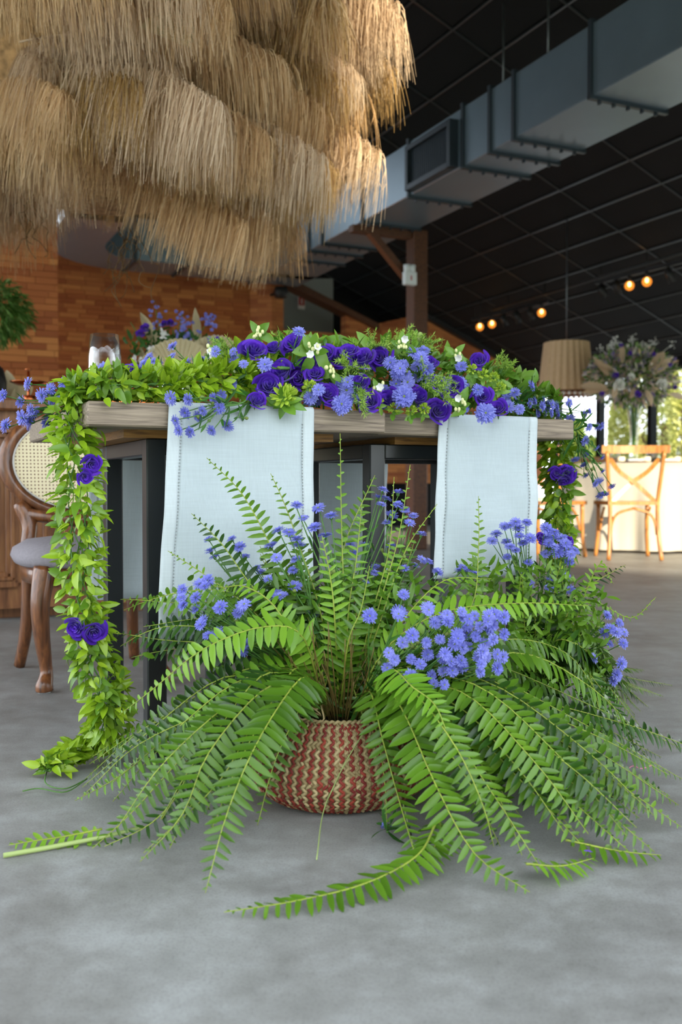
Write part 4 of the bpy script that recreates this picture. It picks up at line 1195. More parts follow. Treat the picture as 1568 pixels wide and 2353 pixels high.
# basket
bc = Z(775, 1875, 0) + Vector((.004, .133, 0)); bc.z = 0
bas = thing('woven_basket', 'round woven seagrass belly basket with red and straw zigzag', 'basket', bc)
prof = [(r_ * 1.13, z_) for r_, z_ in [(.085, .002), (.118, .006), (.138, .022), (.1485, .045), (.150, .062), (.146, .080), (.139, .092), (.137, .098), (.135, .108), (.127, .128), (.115, .147), (.104, .160)]]
pl = [0]
for (a, b), (c, d) in zip(prof[:-1], prof[1:]): pl.append(pl[-1] + math.hypot(c - a, d - b))
def bprof(s):
    i = 0
    while i < len(pl) - 2 and pl[i + 1] < s: i += 1
    f = (s - pl[i]) / (pl[i + 1] - pl[i]); (a, b), (c, d) = prof[i], prof[i + 1]
    return a + (c - a) * f, b + (d - b) * f
NC, NR = 112, 30
red, strw = MB(), MB()
tot = pl[-1]
def bpt(a, s, out):
    r, z = bprof(min(max(s, 0), tot)); r2, z2 = bprof(min(max(s + .002, 0), tot)); r1, z1_ = bprof(min(max(s - .002, 0), tot))
    tz, tr = z2 - z1_, r2 - r1; l_ = math.hypot(tz, tr) or 1
    nr_, nz_ = tz / l_, -tr / l_
    wob = 1 + .012 * math.sin(3 * a + 1)
    return bc + Vector(((r * wob + nr_ * out) * math.cos(a), (r * wob + nr_ * out) * math.sin(a), z + nz_ * out))
for c_ in range(NC):
    a0 = 2 * math.pi * c_ / NC
    if math.sin(a0) > .75: continue          # the side against the table never faces out
    for r_ in range(NR):
        s0 = tot * r_ / NR; hs = tot / NR
        lean = .6 if r_ % 2 == 0 else -.6
        is_red = c_ % 2 == 0
        if rnd.random() < .05: is_red = not is_red
        mbk = red if is_red else strw
        da = 2 * math.pi / NC
        jo = rnd.uniform(-.0006, .0008)
        def q(u_, w_, o_):   # u along the strand, w across
            return bpt(a0 + da * (.5 + .62 * (u_ * .9) + 0 * w_), s0 + hs * (.5 + lean * u_ + w_ * .62), o_ + jo)
        vs4 = [[q(u_, w_, h_) for w_, h_ in ((-.75, .0), (-.35, .0021 * b_), (.35, .0021 * b_), (.75, .0))] for u_, b_ in ((-1, .15), (-.5, 1), (.5, 1), (1, .15))]
        mbk.grid(vs4)
stuff(red.build('red_strands', 'strand_red', bas, True)); stuff(strw.build('straw_strands', 'strand_straw', bas, True))
m_ = MB(); m_.lathe([(r * .985, z) for r, z in prof], bc, 48); m_.build('basket_wall', 'straw', bas)
m_ = MB()
for k in range(72):    # plaited rim
    a = 2 * math.pi * k / 72; da = 2 * math.pi / 72 * 1.5
    P0 = bpt(a, tot - .004, .001); P1 = bpt(a + da, tot, -.006); m_.tube([P0, (P0 + P1) / 2 + ZUP * .004 + (P0 - bc).normalized() * .002, P1 + ZUP * .002], .0034, 5)
m_.build('plaited_rim', 'strand_straw', bas)
m_ = MB(); m_.lathe([(.1, .135), (.06, .142), (.001, .145)], bc, 24); m_.build('soil', 'soil', bas)
m_ = MB()    # knotted handle of cord
hP = bpt(math.radians(-118), tot, 0)
for k in range(7):
    pts = [hP + Vector((rnd.uniform(-.02, .03), rnd.uniform(-.01, .02), rnd.uniform(0, .035))) for _ in range(4)]; m_.tube(catmull(pts, 12), .0016, 5)
m_.build('cord_handle', 'straw', bas)

# main fern
cr = bc + Vector((0, -.01, .145))
fern = thing('basket_fern', 'lush sword fern spilling out of the woven basket', 'fern', cr)
CD = bc.y
def fl(x, y, z=.012): return Z(x, y, z)
def F(base, mids, tip, Lp=.045, mat='fern_green', **k):
    """frond through picture points at given depths; floor tips end on the floor"""
    P = [cr + Vector(base)] + [D(x, y, d) for x, y, d in mids] + [tip]
    return frond(P, Lp, fern, mat, **k)
b0 = lambda: (rnd.uniform(-.05, .05), rnd.uniform(-.05, .03), rnd.uniform(-.01, .02))
# front left cascade
F((-.04, -.03, 0), [(722, 1590, 1.74), (690, 1560, 1.66), (600, 1690, 1.54), (525, 1860, 1.46)], fl(472, 2052), .052)
F((-.04, -.03, 0), [(690, 1570, 1.74), (600, 1590, 1.68), (480, 1730, 1.60), (420, 1870, 1.54)], fl(322, 1980), .046)
F((-.04, -.02, 0), [(690, 1560, 1.76), (560, 1600, 1.72), (420, 1740, 1.66), (300, 1870, 1.62)], fl(212, 1950), .046)
F((-.04, -.02, 0), [(680, 1540, 1.78), (540, 1570, 1.76), (400, 1680, 1.74), (280, 1780, 1.74)], fl(172, 1840, .03), .042, 'fern_bright')
F((-.03, 0, 0), [(700, 1470, 1.78), (610, 1440, 1.74), (470, 1490, 1.72), (350, 1585, 1.74)], D(275, 1642, 1.76), .048, 'fern_bright')
F((-.03, 0, 0), [(690, 1540, 1.80), (560, 1540, 1.80), (420, 1620, 1.80), (310, 1690, 1.82)], fl(196, 1790), .044)
F((-.03, 0, 0), [(680, 1580, 1.76), (560, 1640, 1.70), (440, 1790, 1.64), (350, 1890, 1.60)], fl(240, 1945), .042, 'fern_dark')
F((-.03, 0, 0), [(660, 1600, 1.74), (540, 1700, 1.66), (440, 1850, 1.58)], fl(390, 1950), .040)
F((-.03, -.02, 0), [(690, 1600, 1.74), (600, 1640, 1.68), (500, 1800, 1.58)], fl(330, 1960), .040, 'fern_dark')
F((-.02, 0, 0), [(650, 1420, 1.8), (570, 1350, 1.82), (510, 1350, 1.84)], D(470, 1340, 1.86), .036, 'fern_bright')
for tip, mid in (((272, 1375), (400, 1385)), ((272, 1482), (380, 1440)), ((300, 1510), (420, 1490)), ((330, 1440), (470, 1420)), ((255, 1450), (370, 1470)), ((280, 1400), (420, 1360))):
    F((-.04, .03, 0), [(660, 1500, 1.88), ((660 + mid[0]) / 2, mid[1] + 10, 1.90), (mid[0], mid[1], 1.92)], D(tip[0], tip[1], 1.93), .046, rnd.choice(('fern_green', 'fern_dark', 'fern_green')))
# upright fronds
F((-.02, .03, 0), [(720, 1450, 1.88), (640, 1290, 1.90), (560, 1140, 1.92)], D(475, 1052, 1.93), .038)
F((-.01, .03, 0), [(740, 1420, 1.88), (690, 1260, 1.90), (655, 1160, 1.91)], D(622, 1088, 1.92), .030, 'fern_green')
F((-.03, .03, 0), [(700, 1460, 1.88), (590, 1360, 1.90), (510, 1250, 1.92)], D(440, 1180, 1.93), .042, 'fern_dark')
F((-.03, .03, 0), [(690, 1480, 1.88), (580, 1400, 1.90), (470, 1320, 1.91)], D(386, 1266, 1.92), .026)
F((0, .03, 0), [(790, 1400, 1.88), (785, 1200, 1.90)], D(782, 996, 1.90), .021, 'fern_bright', wid=.55, taper=.6, gap=.021)
F((0, .03, 0), [(780, 1420, 1.88), (790, 1260, 1.91)], D(862, 1092, 1.93), .040)
F((.01, .02, 0), [(800, 1420, 1.86), (820, 1280, 1.88)], D(832, 1158, 1.88), .032, 'fern_bright', wid=.24)
F((.02, .02, 0), [(860, 1430, 1.88), (915, 1240, 1.92)], D(943, 1068, 1.94), .024, 'fern_bright', wid=.42, taper=.6, gap=.019)
F((.02, .02, 0), [(850, 1430, 1.88), (895, 1260, 1.92)], D(906, 1096, 1.93), .018, 'fern_bright', wid=.5, taper=.6, gap=.019)
F((.02, .02, 0), [(870, 1440, 1.88), (930, 1270, 1.92)], D(1005, 1158, 1.93), .02, 'fern_bright', wid=.5, taper=.6, gap=.019)
F((0, .0, 0), [(770, 1430, 1.82), (760, 1330, 1.82)], D(740, 1230, 1.82), .034, 'fern_bright')
F((0, .0, 0), [(800, 1480, 1.80), (830, 1400, 1.80)], D(850, 1300, 1.80), .036)
for k in range(16):
    x1 = rnd.uniform(580, 960); y1 = rnd.uniform(1230, 1420)
    F(b0(), [(784 + (x1 - 784) * .4, 1480, 1.90), (784 + (x1 - 784) * .8, (1480 + y1) / 2 - 20, 1.93)], D(x1, y1, 1.95), rnd.uniform(.028, .04), rnd.choice(('fern_green', 'fern_dark', 'fern_green')))
# long sweep to the right
F((.03, 0, 0), [(880, 1500, 1.80), (1010, 1410, 1.78), (1190, 1386, 1.78)], D(1350, 1392, 1.80), .044, 'fern_bright', bare=.2)
F((.03, 0, 0), [(890, 1480, 1.84), (1010, 1340, 1.88)], D(1130, 1330, 1.92), .034, 'fern_bright', hint=Vector((0, -.2, 1)))
F((.03, .02, 0), [(960, 1500, 1.90), (1080, 1400, 1.94), (1100, 1260, 1.97)], D(1100, 1140, 1.98), .030, 'fern_green', bare=.3, taper=.7, wid=.36)
F((.04, .02, 0), [(960, 1560, 1.84), (1180, 1500, 1.86), (1330, 1560, 1.90), (1440, 1660, 1.94)], D(1462, 1758, 1.98), .050, 'fern_green', hint=Vector((.3, -.4, .8)))
F((.04, .02, 0), [(960, 1540, 1.86), (1150, 1470, 1.92), (1300, 1500, 2.02)], D(1385, 1610, 2.08), .044, 'fern_green')
right_tips = [((1560, 1850), .048, 'fern_green', 1560), ((1566, 1900), .046, 'fern_green', 1600), ((1505, 1958), .044, 'fern_green', 1620), ((1420, 1935), .044, 'fern_dark', 1620),
              ((1360, 1965), .042, 'fern_green', 1640), ((1240, 1990), .040, 'fern_green', 1640), ((1568, 1790), .046, 'fern_green', 1540), ((1520, 1740), .044, 'fern_dark', 1530),
              ((1470, 1880), .046, 'fern_green', 1580), ((1330, 1920), .044, 'fern_dark', 1620), ((1400, 1800), .044, 'fern_dark', 1560), ((1540, 1830), .046, 'fern_dark', 1570),
              ((1300, 1830), .044, 'fern_green', 1600), ((1200, 1880), .042, 'fern_dark', 1620), ((1450, 1990 - 30), .03, 'fern_bright', 1640), ((1568, 1720), .040, 'fern_green', 1510)]
for (tx, ty), Lp, mat, peak in right_tips:
    T_ = fl(tx, ty); td = T_.y
    xm = 900 + (tx - 900) * .30; xm2 = 900 + (tx - 900) * .68
    pd = CD - .02
    F((.03, -.02, 0), [(890, peak - 10, pd - .04), (xm, peak + 5, pd * .6 + td * .4 - .03), (xm2, peak + (ty - peak) * .52, pd * .3 + td * .7 - .03)], T_, Lp, mat, hint=Vector((.15, -.55, .8)), taper=1.5)
# front right cascade
F((.04, -.03, 0), [(880, 1580, 1.74), (930, 1640, 1.64), (1000, 1800, 1.52), (1090, 1960, 1.44)], fl(1218, 2050), .052)
F((.04, -.03, 0), [(890, 1560, 1.72), (960, 1600, 1.62), (1050, 1720, 1.54), (1110, 1850, 1.50)], D(1135, 1945, 1.50), .046, 'fern_green')
F((.03, -.03, 0), [(850, 1590, 1.74), (880, 1700, 1.66), (915, 1830, 1.60)], fl(962, 1990), .038)
F((.02, -.03, 0), [(840, 1600, 1.74), (868, 1690, 1.68), (885, 1800, 1.655)], fl(890, 1905), .028)
F((.04, -.03, 0), [(890, 1540, 1.72), (950, 1580, 1.62), (1000, 1620, 1.58)], D(1030, 1690, 1.56), .05, 'fern_bright')
F((.04, -.03, 0), [(900, 1600, 1.72), (1000, 1690, 1.62), (1080, 1800, 1.56)], fl(1150, 1945), .042, 'fern_dark')
F((.04, -.03, 0), [(930, 1600, 1.74), (1080, 1720, 1.64), (1160, 1860, 1.58)], fl(1200, 1965), .044)
# fuller skirts left and right
for k in range(20):
    tx = rnd.uniform(170, 600); ty = rnd.uniform(1730, 1900) if tx < 250 else rnd.uniform(1800, 1910)
    T_ = fl(tx, ty, rnd.uniform(.015, .05)); w_ = rnd.uniform(.25, .5)
    F((-.04, 0, 0), [(690, 1560 + rnd.uniform(-20, 30), 1.80), (784 + (tx - 784) * .45, 1575 + rnd.uniform(-20, 50), 1.80 * .6 + T_.y * .4), (784 + (tx - 784) * .78, 1590 + (ty - 1590) * .5, T_.y * .8 + .2 * 1.8)], T_, rnd.uniform(.036, .044), rnd.choice(('fern_green', 'fern_dark', 'fern_green')))
for k in range(26):
    tx = rnd.uniform(1100, 1660); ty = rnd.uniform(1720, 1930)
    T_ = fl(tx, ty, rnd.uniform(.015, .06)); pk = rnd.uniform(1540, 1620)
    F((.04, 0, 0), [(890, pk, 1.80), (900 + (tx - 900) * .35, pk + 10, 1.80 * .6 + T_.y * .4), (900 + (tx - 900) * .72, pk + (ty - pk) * .5, 1.80 * .25 + T_.y * .75)], T_, rnd.uniform(.038, .048), rnd.choice(('fern_dark', 'fern_green', 'fern_green')), hint=Vector((.15, -.5, .8)), taper=1.5)
# trailing frond across the floor in front
frond([fl(1005, 1885, .06), fl(960, 1965, .03), fl(840, 2030, .018), fl(680, 2070, .014), fl(515, 2096, .010)], .042, fern, 'fern_green', Vector((0, -.15, 1)), bare=.02, droop=.18)
frond([fl(1010, 1880, .07), fl(1010, 1920, .03), fl(975, 1990, .02)], .04, fern, 'fern_green', Vector((0, -.15, 1)), bare=.05)
frond([fl(1210, 1985, .03), fl(1290, 1990, .02), fl(1365, 1972, .02)], .034, fern, 'fern_bright', Vector((0, -.15, 1)), bare=.02)
frond([fl(1300, 1930, .03), fl(1420, 1955, .02), fl(1520, 1965, .012)], .034, fern, 'fern_green', Vector((0, -.15, 1)), bare=.02)
# dark inner stems
m_ = MB()
for k in range(110):
    a = rnd.uniform(0, 6.28); r0 = rnd.uniform(0, .07); P0 = cr + Vector((r0 * math.cos(a), r0 * math.sin(a) * .8, -.01))
    d = Vector((math.cos(a) * rnd.uniform(.1, .9), math.sin(a) * rnd.uniform(.1, .9), 1)).normalized()
    L_ = rnd.uniform(.10, .24); m_.tube(catmull([P0, P0 + d * L_ * .5 + rv(.006), P0 + d * L_ + rv(.02)], 6), [.0014 - .0006 * k2 / 6 for k2 in range(7)], 4)
stuff(m_.build('inner_stems', 'rachis_brown', fern))
# small filler leaves in the heart
m_ = MB()
for k in range(900):
    x = rnd.gauss(784, 150); y = rnd.uniform(1330, 1560); d = rnd.uniform(1.84, 2.0)
    m_.blade(D(x, y, d), rv(1) + ZUP * .5, rv(1) + Vector((0, -1, 0)), rnd.uniform(.015, .04), rnd.uniform(.006, .012), .3)
stuff(m_.build('heart_leaves', 'fern_green', fern))
# dry grass blades hanging over the basket
for pts in ([(838, 1680, 1.735), (790, 1760, 1.70), (745, 1860, 1.70)], [(925, 1840, 1.70), (940, 1900, 1.69)]):
    P = [D(*q) for q in pts] + ([fl(728, 1975)] if len(pts) == 3 else [fl(955, 1960)])
    m_ = MB(); m_.tube(catmull(P, 20), .0011, 5); m_.build('dry_blade', 'stem_pale', fern)

# second fern behind, at the right foot of the table
c2_ = Z(1225, 1640, 0.03)
fern2 = thing('floor_fern', 'feathery fern bunch on the floor below the table end', 'fern', Z(1225, 1650))
def G(mids, tip, Lp, mat='fern_green', **k): return frond([c2_ + rv(.03)] + [D(*q) for q in mids] + [tip], Lp, fern2, mat, **k)
G([(1280, 1430, 2.32), (1350, 1350, 2.36)], D(1438, 1298, 2.40), .046, 'fern_dark', wid=.2)
G([(1260, 1430, 2.30), (1285, 1330, 2.30)], D(1290, 1250, 2.32), .046, 'fern_green')
G([(1230, 1420, 2.25), (1210, 1350, 2.24)], D(1180, 1290, 2.24), .036, 'fern_dark')
G([(1300, 1420, 2.24), (1360, 1380, 2.28), (1450, 1420, 2.3)], D(1508, 1372, 2.3), .018, 'fern_bright', wid=.5)
for tx, ty, mat in ((1545, 1575, 'fern_dark'), (1500, 1590, 'fern_green'), (1525, 1600, 'fern_green'), (1450, 1610, 'fern_dark'), (1480, 1540, 'fern_green')):
    T_ = fl(tx, ty); G([(1280, 1500, 2.3), (1360, 1470, 2.4), (1420, (1480 + ty) / 2 + 20, (2.4 + T_.y) / 2)], T_, .034, mat)
for k in range(22):
    tx = rnd.uniform(1180, 1440); ty = rnd.uniform(1330, 1560); d = rnd.uniform(2.2, 2.4)
    G([(1225 + (tx - 1225) * .4, 1530 - rnd.uniform(0, 60), 2.28), (1225 + (tx - 1225) * .8, ty - 30, d)], D(tx, ty + 10, d), rnd.uniform(.03, .042), rnd.choice(('fern_green', 'fern_dark', 'fern_green', 'fern_bright')))
for k in range(14):
    tx = rnd.uniform(1330, 1500); ty = rnd.uniform(1560, 1760); T_ = fl(tx, ty, .03); G([(1270, 1480, 2.2), (1350, 1500 + (ty - 1600) * .3, 2.2)], T_, rnd.uniform(.036, .046), rnd.choice(('fern_green', 'fern_dark')))
m_ = MB()
for k in range(900):
    x = rnd.uniform(1060, 1400); y = rnd.uniform(1300, 1560); m_.blade(D(x, y + max(0, (x - 1250) * .4), rnd.uniform(2.15, 2.35)), rv(1) + ZUP * .4, rv(1) + Vector((0, -1, .3)), rnd.uniform(.015, .04), rnd.uniform(.006, .012), .3)
stuff(m_.build('heart_leaves', 'fern_green', fern2))

# fallen frond piece with bare stalk on the floor at the left
ff = thing('fallen_frond', 'cut fern tip lying beside a bare stalk on the floor', 'fern frond', fl(120, 1930, 0))
frond([fl(235, 1905, .02), fl(150, 1922, .012), fl(80, 1932, .01), fl(20, 1942, .008)], .036, ff, 'fern_bright', Vector((0, -.4, 1)), bare=.02)
m_ = MB(); m_.tube([fl(8, 1966, .006), fl(110, 1948, .006), fl(230, 1925, .01), fl(330, 1900, .02)], [.004, .004, .0035, .003], 7); m_.build('bare_stalk', 'stem_pale', ff)

# ================================================================== LEAF GARLANDS
def leaf_meshes(mat, L, W, n=4):
    out = []
    for k in range(n):
        r = random.Random(k + 5); m_ = MB()
        m_.blade(Vector(), Vector((1, 0, 0)), ZUP, L * (.85 + .1 * k), W * (1 + .12 * (k % 2)), (.25, -.1, .45, .6)[k % 4], .22, (0, .12, .3, .55, .8, 1), .35, 0, (.15, -.2, .1, -.05)[k % 4])
        out.append(m_.mesh('leaf', mat))
    return out
LEAVES = {m: leaf_meshes(m, .033, .0150) for m in ('smilax', 'smilax_bright', 'smilax_dark')}
BROAD = leaf_meshes('broad_leaf', .046, .024)
def garland(name, label, path, n, radius, mat, dens=None, keep=300, down=.35, upb=0.0, stems=4, pick=None, parent=None):
    """path: list of (point, relative radius); leaves scattered around twisted stems"""
    t = parent or thing(name, label, 'garland', path[0][0])
    C_ = catmull([p for p, r in path], 60); Rr = [r for p, r in path]
    def rad(x):
        y = x * (len(Rr) - 1); i = min(int(y), len(Rr) - 2); return radius * (Rr[i] + (Rr[i + 1] - Rr[i]) * (y - i))
    m_ = MB()
    for s in range(stems):
        ph = s * 6.28 / stems
        pts = [C_[i] + Vector((math.cos(ph + i * .35), math.sin(ph + i * .35), math.sin(i * .5 + s) * .4)) * rad(i / 60) * .35 for i in range(0, 61, 2)]
        m_.tube(pts, .0015, 4)
    m_.build('stem', 'stem_green', t)
    rest = MB()
    items = []
    for k in range(n):
        x = rnd.random(); i = min(int(x * 60), 59); f_ = x * 60 - i
        c = C_[i].lerp(C_[i + 1], f_); tg = (C_[i + 1] - C_[i]).normalized()
        o_ = rv(); o_ = (o_ - tg * o_.dot(tg)).normalized(); rr = rad(x) * math.sqrt(rnd.random())
        P = c + o_ * rr * .8
        if P.z < .012: P.z = .012 + rnd.random() * .01
        d = (o_ * (.6 + rr / radius) + tg * rnd.uniform(-.4, .5) - ZUP * down + ZUP * upb + rv(.85)).normalized()
        if P.z < .05 and d.z < 0: d.z = abs(d.z) * .3
        nn = (Vector((0, -.6, .8)) + o_ * .5 + rv(.9))
        items.append((P, d, nn, rnd.uniform(.65, 1.15)))
    items.sort(key=lambda q: q[0].y)
    for k, (P, d, nn, s) in enumerate(items):
        mm = mat if not isinstance(mat, (list, tuple)) else rnd.choice(mat)
        if k < keep:
            z = nn - d * nn.dot(d); z.normalize(); y = z.cross(d)
            M = Matrix((d, y, z)).transposed().to_4x4(); M.translation = P
            put('leaf', rnd.choice(LEAVES[mm]), t, M @ Matrix.Scale(s, 4))
        else:
            rest.blade(P, d, nn, .033 * s, .0145 * s, rnd.uniform(-.1, .5), .22, (0, .15, .45, .8, 1), .35)
    if rest.v: stuff(rest.build('more_leaves', mat if isinstance(mat, str) else mat[0], t))
    return t
gl = [(D(170, 915, 2.03), .8), (D(168, 990, 2.0), 1.0), (D(178, 1080, 1.99), 1.05), (D(180, 1200, 1.98), 1.0), (D(186, 1310, 1.98), .95), (D(196, 1420, 1.98), .85), (D(215, 1500, 1.98), .9), (D(238, 1590, 1.99), .95), (D(255, 1655, 2.0), .8), (Z(225, 1705, .04), .7), (Z(160, 1740, .025), .55), (Z(110, 1770, .02), .5)]
garland('leaf_garland', 'fresh green smilax garland hanging from the table corner to the floor', gl, 1250, .052, ['smilax_bright', 'smilax'], down=.45)
tv = Z(110, 1770, .02)
m_ = MB()
for pts in ([(110, 1765), (105, 1800), (150, 1812), (200, 1790)], [(200, 1790), (150, 1820), (90, 1812), (52, 1818)]): m_.tube(catmull([Z(x, y, .008) for x, y in pts], 16), .0013, 5)
m_.build('tendril', 'stem_green', [o for o in bpy.data.objects if o.name.startswith('leaf_garland')][0])
def tt(x, y, dv=.0):   # point above the table top, dv behind its front edge
    return PV(x, y, TV0 + dv)
gt = [(tt(165, 905, .10), .9), (tt(240, 892, .04), 1), (tt(340, 890, .05), 1.05), (tt(440, 880, .06), 1.1), (tt(540, 870, .08), 1.2), (tt(620, 870, .10), 1)]
garland('leaf_garland', 'smilax garland lying along the table edge by the glass', gt, 950, .038, ['smilax_bright', 'smilax'], down=-.25)
gb = [(tt(550, 850, .16), 1), (tt(680, 848, .19), 1.2), (tt(800, 855, .19), 1.2), (tt(920, 862, .20), 1.15), (tt(1040, 876, .22), 1.05), (tt(1160, 898, .22), .9), (tt(1280, 935, .20), .5)]
garland('flower_bed_foliage', 'mixed green foliage bedding the purple flowers along the table', gb, 1500, .068, ['smilax', 'smilax_bright', 'smilax', 'smilax_dark'], down=-.3)
gr_ = [(B(U2 - .06, 2.24, TH + .03), .5), (B(U2 + .035, 2.15, TH - .01), .7), (D(1283, 1030, 2.63), 1.0), (D(1285, 1080, 2.63), 1.0), (D(1285, 1130, 2.62), .8), (D(1283, 1185, 2.61), .6), (D(1288, 1240, 2.6), .65), (D(1290, 1295, 2.58), .7)]
garland('leaf_garland', 'green smilax garland dangling off the far table end', gr_, 620, .052, ['smilax_bright', 'smilax'], down=.5)

# ================================================================== FLOWERS ON THE TABLE
S4 = .4464
LAB_R = 'purple lisianthus bloom %s'
for x, y, r in ((190, 225, 65), (285, 215, 38), (385, 190, 58), (545, 255, 52), (320, 345, 68), (265, 410, 64), (415, 375, 50), (465, 305, 46), (500, 350, 42), (625, 265, 56), (570, 455, 54), (740, 265, 68),
                (835, 270, 52), (740, 405, 44), (785, 500, 48), (880, 485, 56), (1040, 470, 52), (1210, 430, 52), (1140, 400, 48), (1370, 470, 48), (1440, 530, 48), (1140, 545, 56), (1345, 285, 42), (680, 230, 42), (205, 490, 44), (1100, 290, 36)):
    X, Y = 500 + x * S4, 700 + y * S4
    dv = -.005 + max(0, (905 - Y)) / 1000 * .75
    if Y > 915: dv = -.03
    P = PV(X, Y, TV0 + dv + (.045 if X > 890 else 0))
    rose(P, Vector((rnd.uniform(-.55, .55), -1, rnd.uniform(.0, .8) + (.3 if Y < 830 else -.1))), r * S4 / FPX * P.y * 1.30, LAB_R % ('over the near linen runner' if X < 735 else 'between the two linen runners' if X < 1000 else 'over the far linen runner') + (', high in the bed' if Y < 845 else ', at the table edge'), 'purple lisianthus blooms in the flower bed')
P = PV(292, 848, TV0 + .12); rose(P, Vector((-.2, -.7, .8)), .024, 'single purple lisianthus bloom in the leaves by the wine glass', None)
for x, y, r, d in ((212, 1068, 26, 1.95), (196, 1096, 20, 1.94)): rose(D(x, y, d), Vector((.6, -1, -.3)), r / FPX * d, 'purple lisianthus bloom tucked in the hanging garland under the tabletop', 'paired blooms high in the hanging garland')
for x, y, r, d, fc in ((172, 1443, 30, 1.925, (-.4, -1, -.3)), (200, 1462, 26, 1.935, (-.1, -.6, -1)), (217, 1455, 31, 1.92, (.35, -1, -.45))): rose(D(x, y, d), Vector(fc), r / FPX * d, 'purple lisianthus bloom low in the hanging garland near the floor', 'three blooms low in the hanging garland')
for x, y, r, fc in ((1279, 1087, 17, (-.2, -1, .1)), (1303, 1092, 24, (.1, -1, -.2)), (1297, 1106, 20, (.1, -.7, -1)), (1312, 1076, 12, (.3, -.6, .8))): rose(D(x, y, 2.555), Vector(fc), r / FPX * 2.555, 'purple lisianthus bloom in the garland at the far table end', 'blooms in the far garland')
for x, y, r in ((1246, 1236, 15), (1305, 1246, 18)): rose(D(x, y, 2.53), Vector((.3, -1, .2)), r / FPX * 2.53, 'purple lisianthus bloom at the foot of the far garland', 'blooms at the foot of the far garland')

for x, y, r in ((640, 515, 22), (960, 475, 24), (1380, 560, 22)):
    P = clear_spot(PV(500 + x * S4, 700 + y * S4, TV0 - .03), r / FPX * 2.1, .8); t = thing('pompon_aster', 'large full lilac pompon aster at the table edge', 'flower', P, 'large pompon asters at the table edge')
    for q in range(3): put('flower_head', ASTERS[q], t, frame(P - Vector((0, -.004 * (1 - q), 0)), Vector((.1 * (q - 1), -1, .25)), rv()) @ Matrix.Scale(r / FPX * P.y * (1.1 - .12 * q), 4))
# lilac asters
def aster_cluster(pts, depth, k, base, label, group, px=15, jit=.025, face=Vector((0, -.75, .3)), vplane=None, leaves=6):
    for g in kmeans(pts, k):
        hs = []
        for x, y in g:
            if vplane is not None: P = PV(x, y, vplane + rnd.uniform(-jit, jit))
            else: P = D(x, y, depth + rnd.uniform(-jit, jit))
            hs.append(P)
        cx = sum(p[0] for p in g) / len(g); cy = sum(p[1] for p in g) / len(g)
        b = base(cx, cy)
        spray(hs, b, label, group, px / FPX * hs[0].y, leaves, face=face)
up = Vector((0, -.55, .55))
crown = lambda x, y: cr + Vector((rnd.uniform(-.05, .05), rnd.uniform(-.02, .05), rnd.uniform(-.01, .05)))
s1_ = lambda l: conv(l, 350, 900, .4464)
aster_cluster(s1_([(155, 1020), (160, 1100), (245, 990), (285, 975), (225, 1060), (225, 1120), (260, 1180), (350, 1110), (460, 1110), (440, 1140), (475, 1095), (340, 1240), (470, 1330), (150, 1060), (270, 1000), (250, 1200), (290, 1255), (480, 1300)]), 1.80, 3, crown, 'lilac aster spray leaning out of the fern towards the black table leg', 'asters on the fern near the black leg', 15)
aster_cluster(s1_([(745, 585), (780, 650), (855, 600), (835, 700), (650, 715), (705, 725), (745, 760), (610, 790), (755, 790), (640, 855), (740, 865), (725, 920), (680, 1035), (640, 1040), (735, 1000), (825, 1140), (920, 640), (890, 740), (600, 965), (660, 1050)]), 1.88, 3, crown, 'lilac aster spray standing in the fern before the near linen runner', 'asters before the near runner', 14, face=up)
aster_cluster(s1_([(290, 760), (320, 850), (410, 760), (480, 850), (535, 910), (590, 970), (620, 965), (300, 820), (450, 800), (560, 930)]), 1.96, 2, crown, 'lilac aster spray half hidden behind upright fern fronds', 'asters behind the upright fronds', 13, face=up)
aster_cluster(s1_([(1190, 505), (1160, 545), (1205, 550), (1180, 580), (1265, 520), (1265, 580), (1235, 635), (1300, 610), (1345, 640), (1210, 675), (1325, 675), (1385, 735), (1230, 795), (1355, 895), (1425, 875), (1390, 865), (1300, 910), (1150, 935), (1470, 930), (1105, 995)]), 1.94, 3, crown, 'tall lilac aster spray rising between the two linen runners', 'asters between the runners', 13, face=up)
aster_cluster(s1_([(1020, 785), (1030, 825), (1095, 790), (940, 995), (1020, 880), (1150, 900)]), 1.98, 1, crown, 'small lilac aster spray deep behind the yellow-green frond', None, 12, face=up)
aster_cluster(s1_([(1295, 1045), (1270, 1140), (1120, 1155), (1420, 1115), (1515, 1165), (1460, 1190)]), 1.74, 1, crown, 'loose lilac aster spray facing out above the basket', None, 16, face=Vector((0, -1, .2)))
big = conv([(275, 55), (615, 10), (820, 70), (830, 140), (690, 155), (990, 30), (1070, 110), (1130, 75), (1190, 195), (1050, 180), (1290, 80), (1280, 140), (1350, 60), (1460, 90), (1300, 220), (1465, 280), (1340, 340), (1145, 305), (1040, 265), (1245, 390), (940, 280), (945, 330), (900, 390), (1060, 415), (990, 430), (740, 340), (800, 500), (770, 550), (870, 590), (320, 375), (590, 375), (430, 295), (165, 490), (230, 570), (605, 510), (520, 620), (415, 560), (1170, 530), (1250, 530), (1385, 510), (1450, 535), (1385, 660), (980, 580), (990, 640), (1205, 620), (1195, 710), (780, 695), (880, 690), (650, 745), (410, 750), (790, 850), (670, 840), (150, 660), (320, 765), (465, 875), (1220, 480), (1010, 90), (1330, 170)], 860, 1400, .2041)
aster_cluster(big, 1.68, 6, lambda x, y: cr + Vector((rnd.uniform(0, .06), rnd.uniform(-.04, .02), .02)), 'dense lilac aster spray spilling sideways over the basket fern', 'dense asters over the fern', 14, face=Vector((.15, -1, .15)))
s3_ = lambda l: conv(l, 900, 950, .426)
c2b = lambda x, y: c2_ + Vector((rnd.uniform(-.05, .05), rnd.uniform(-.03, .05), .05))
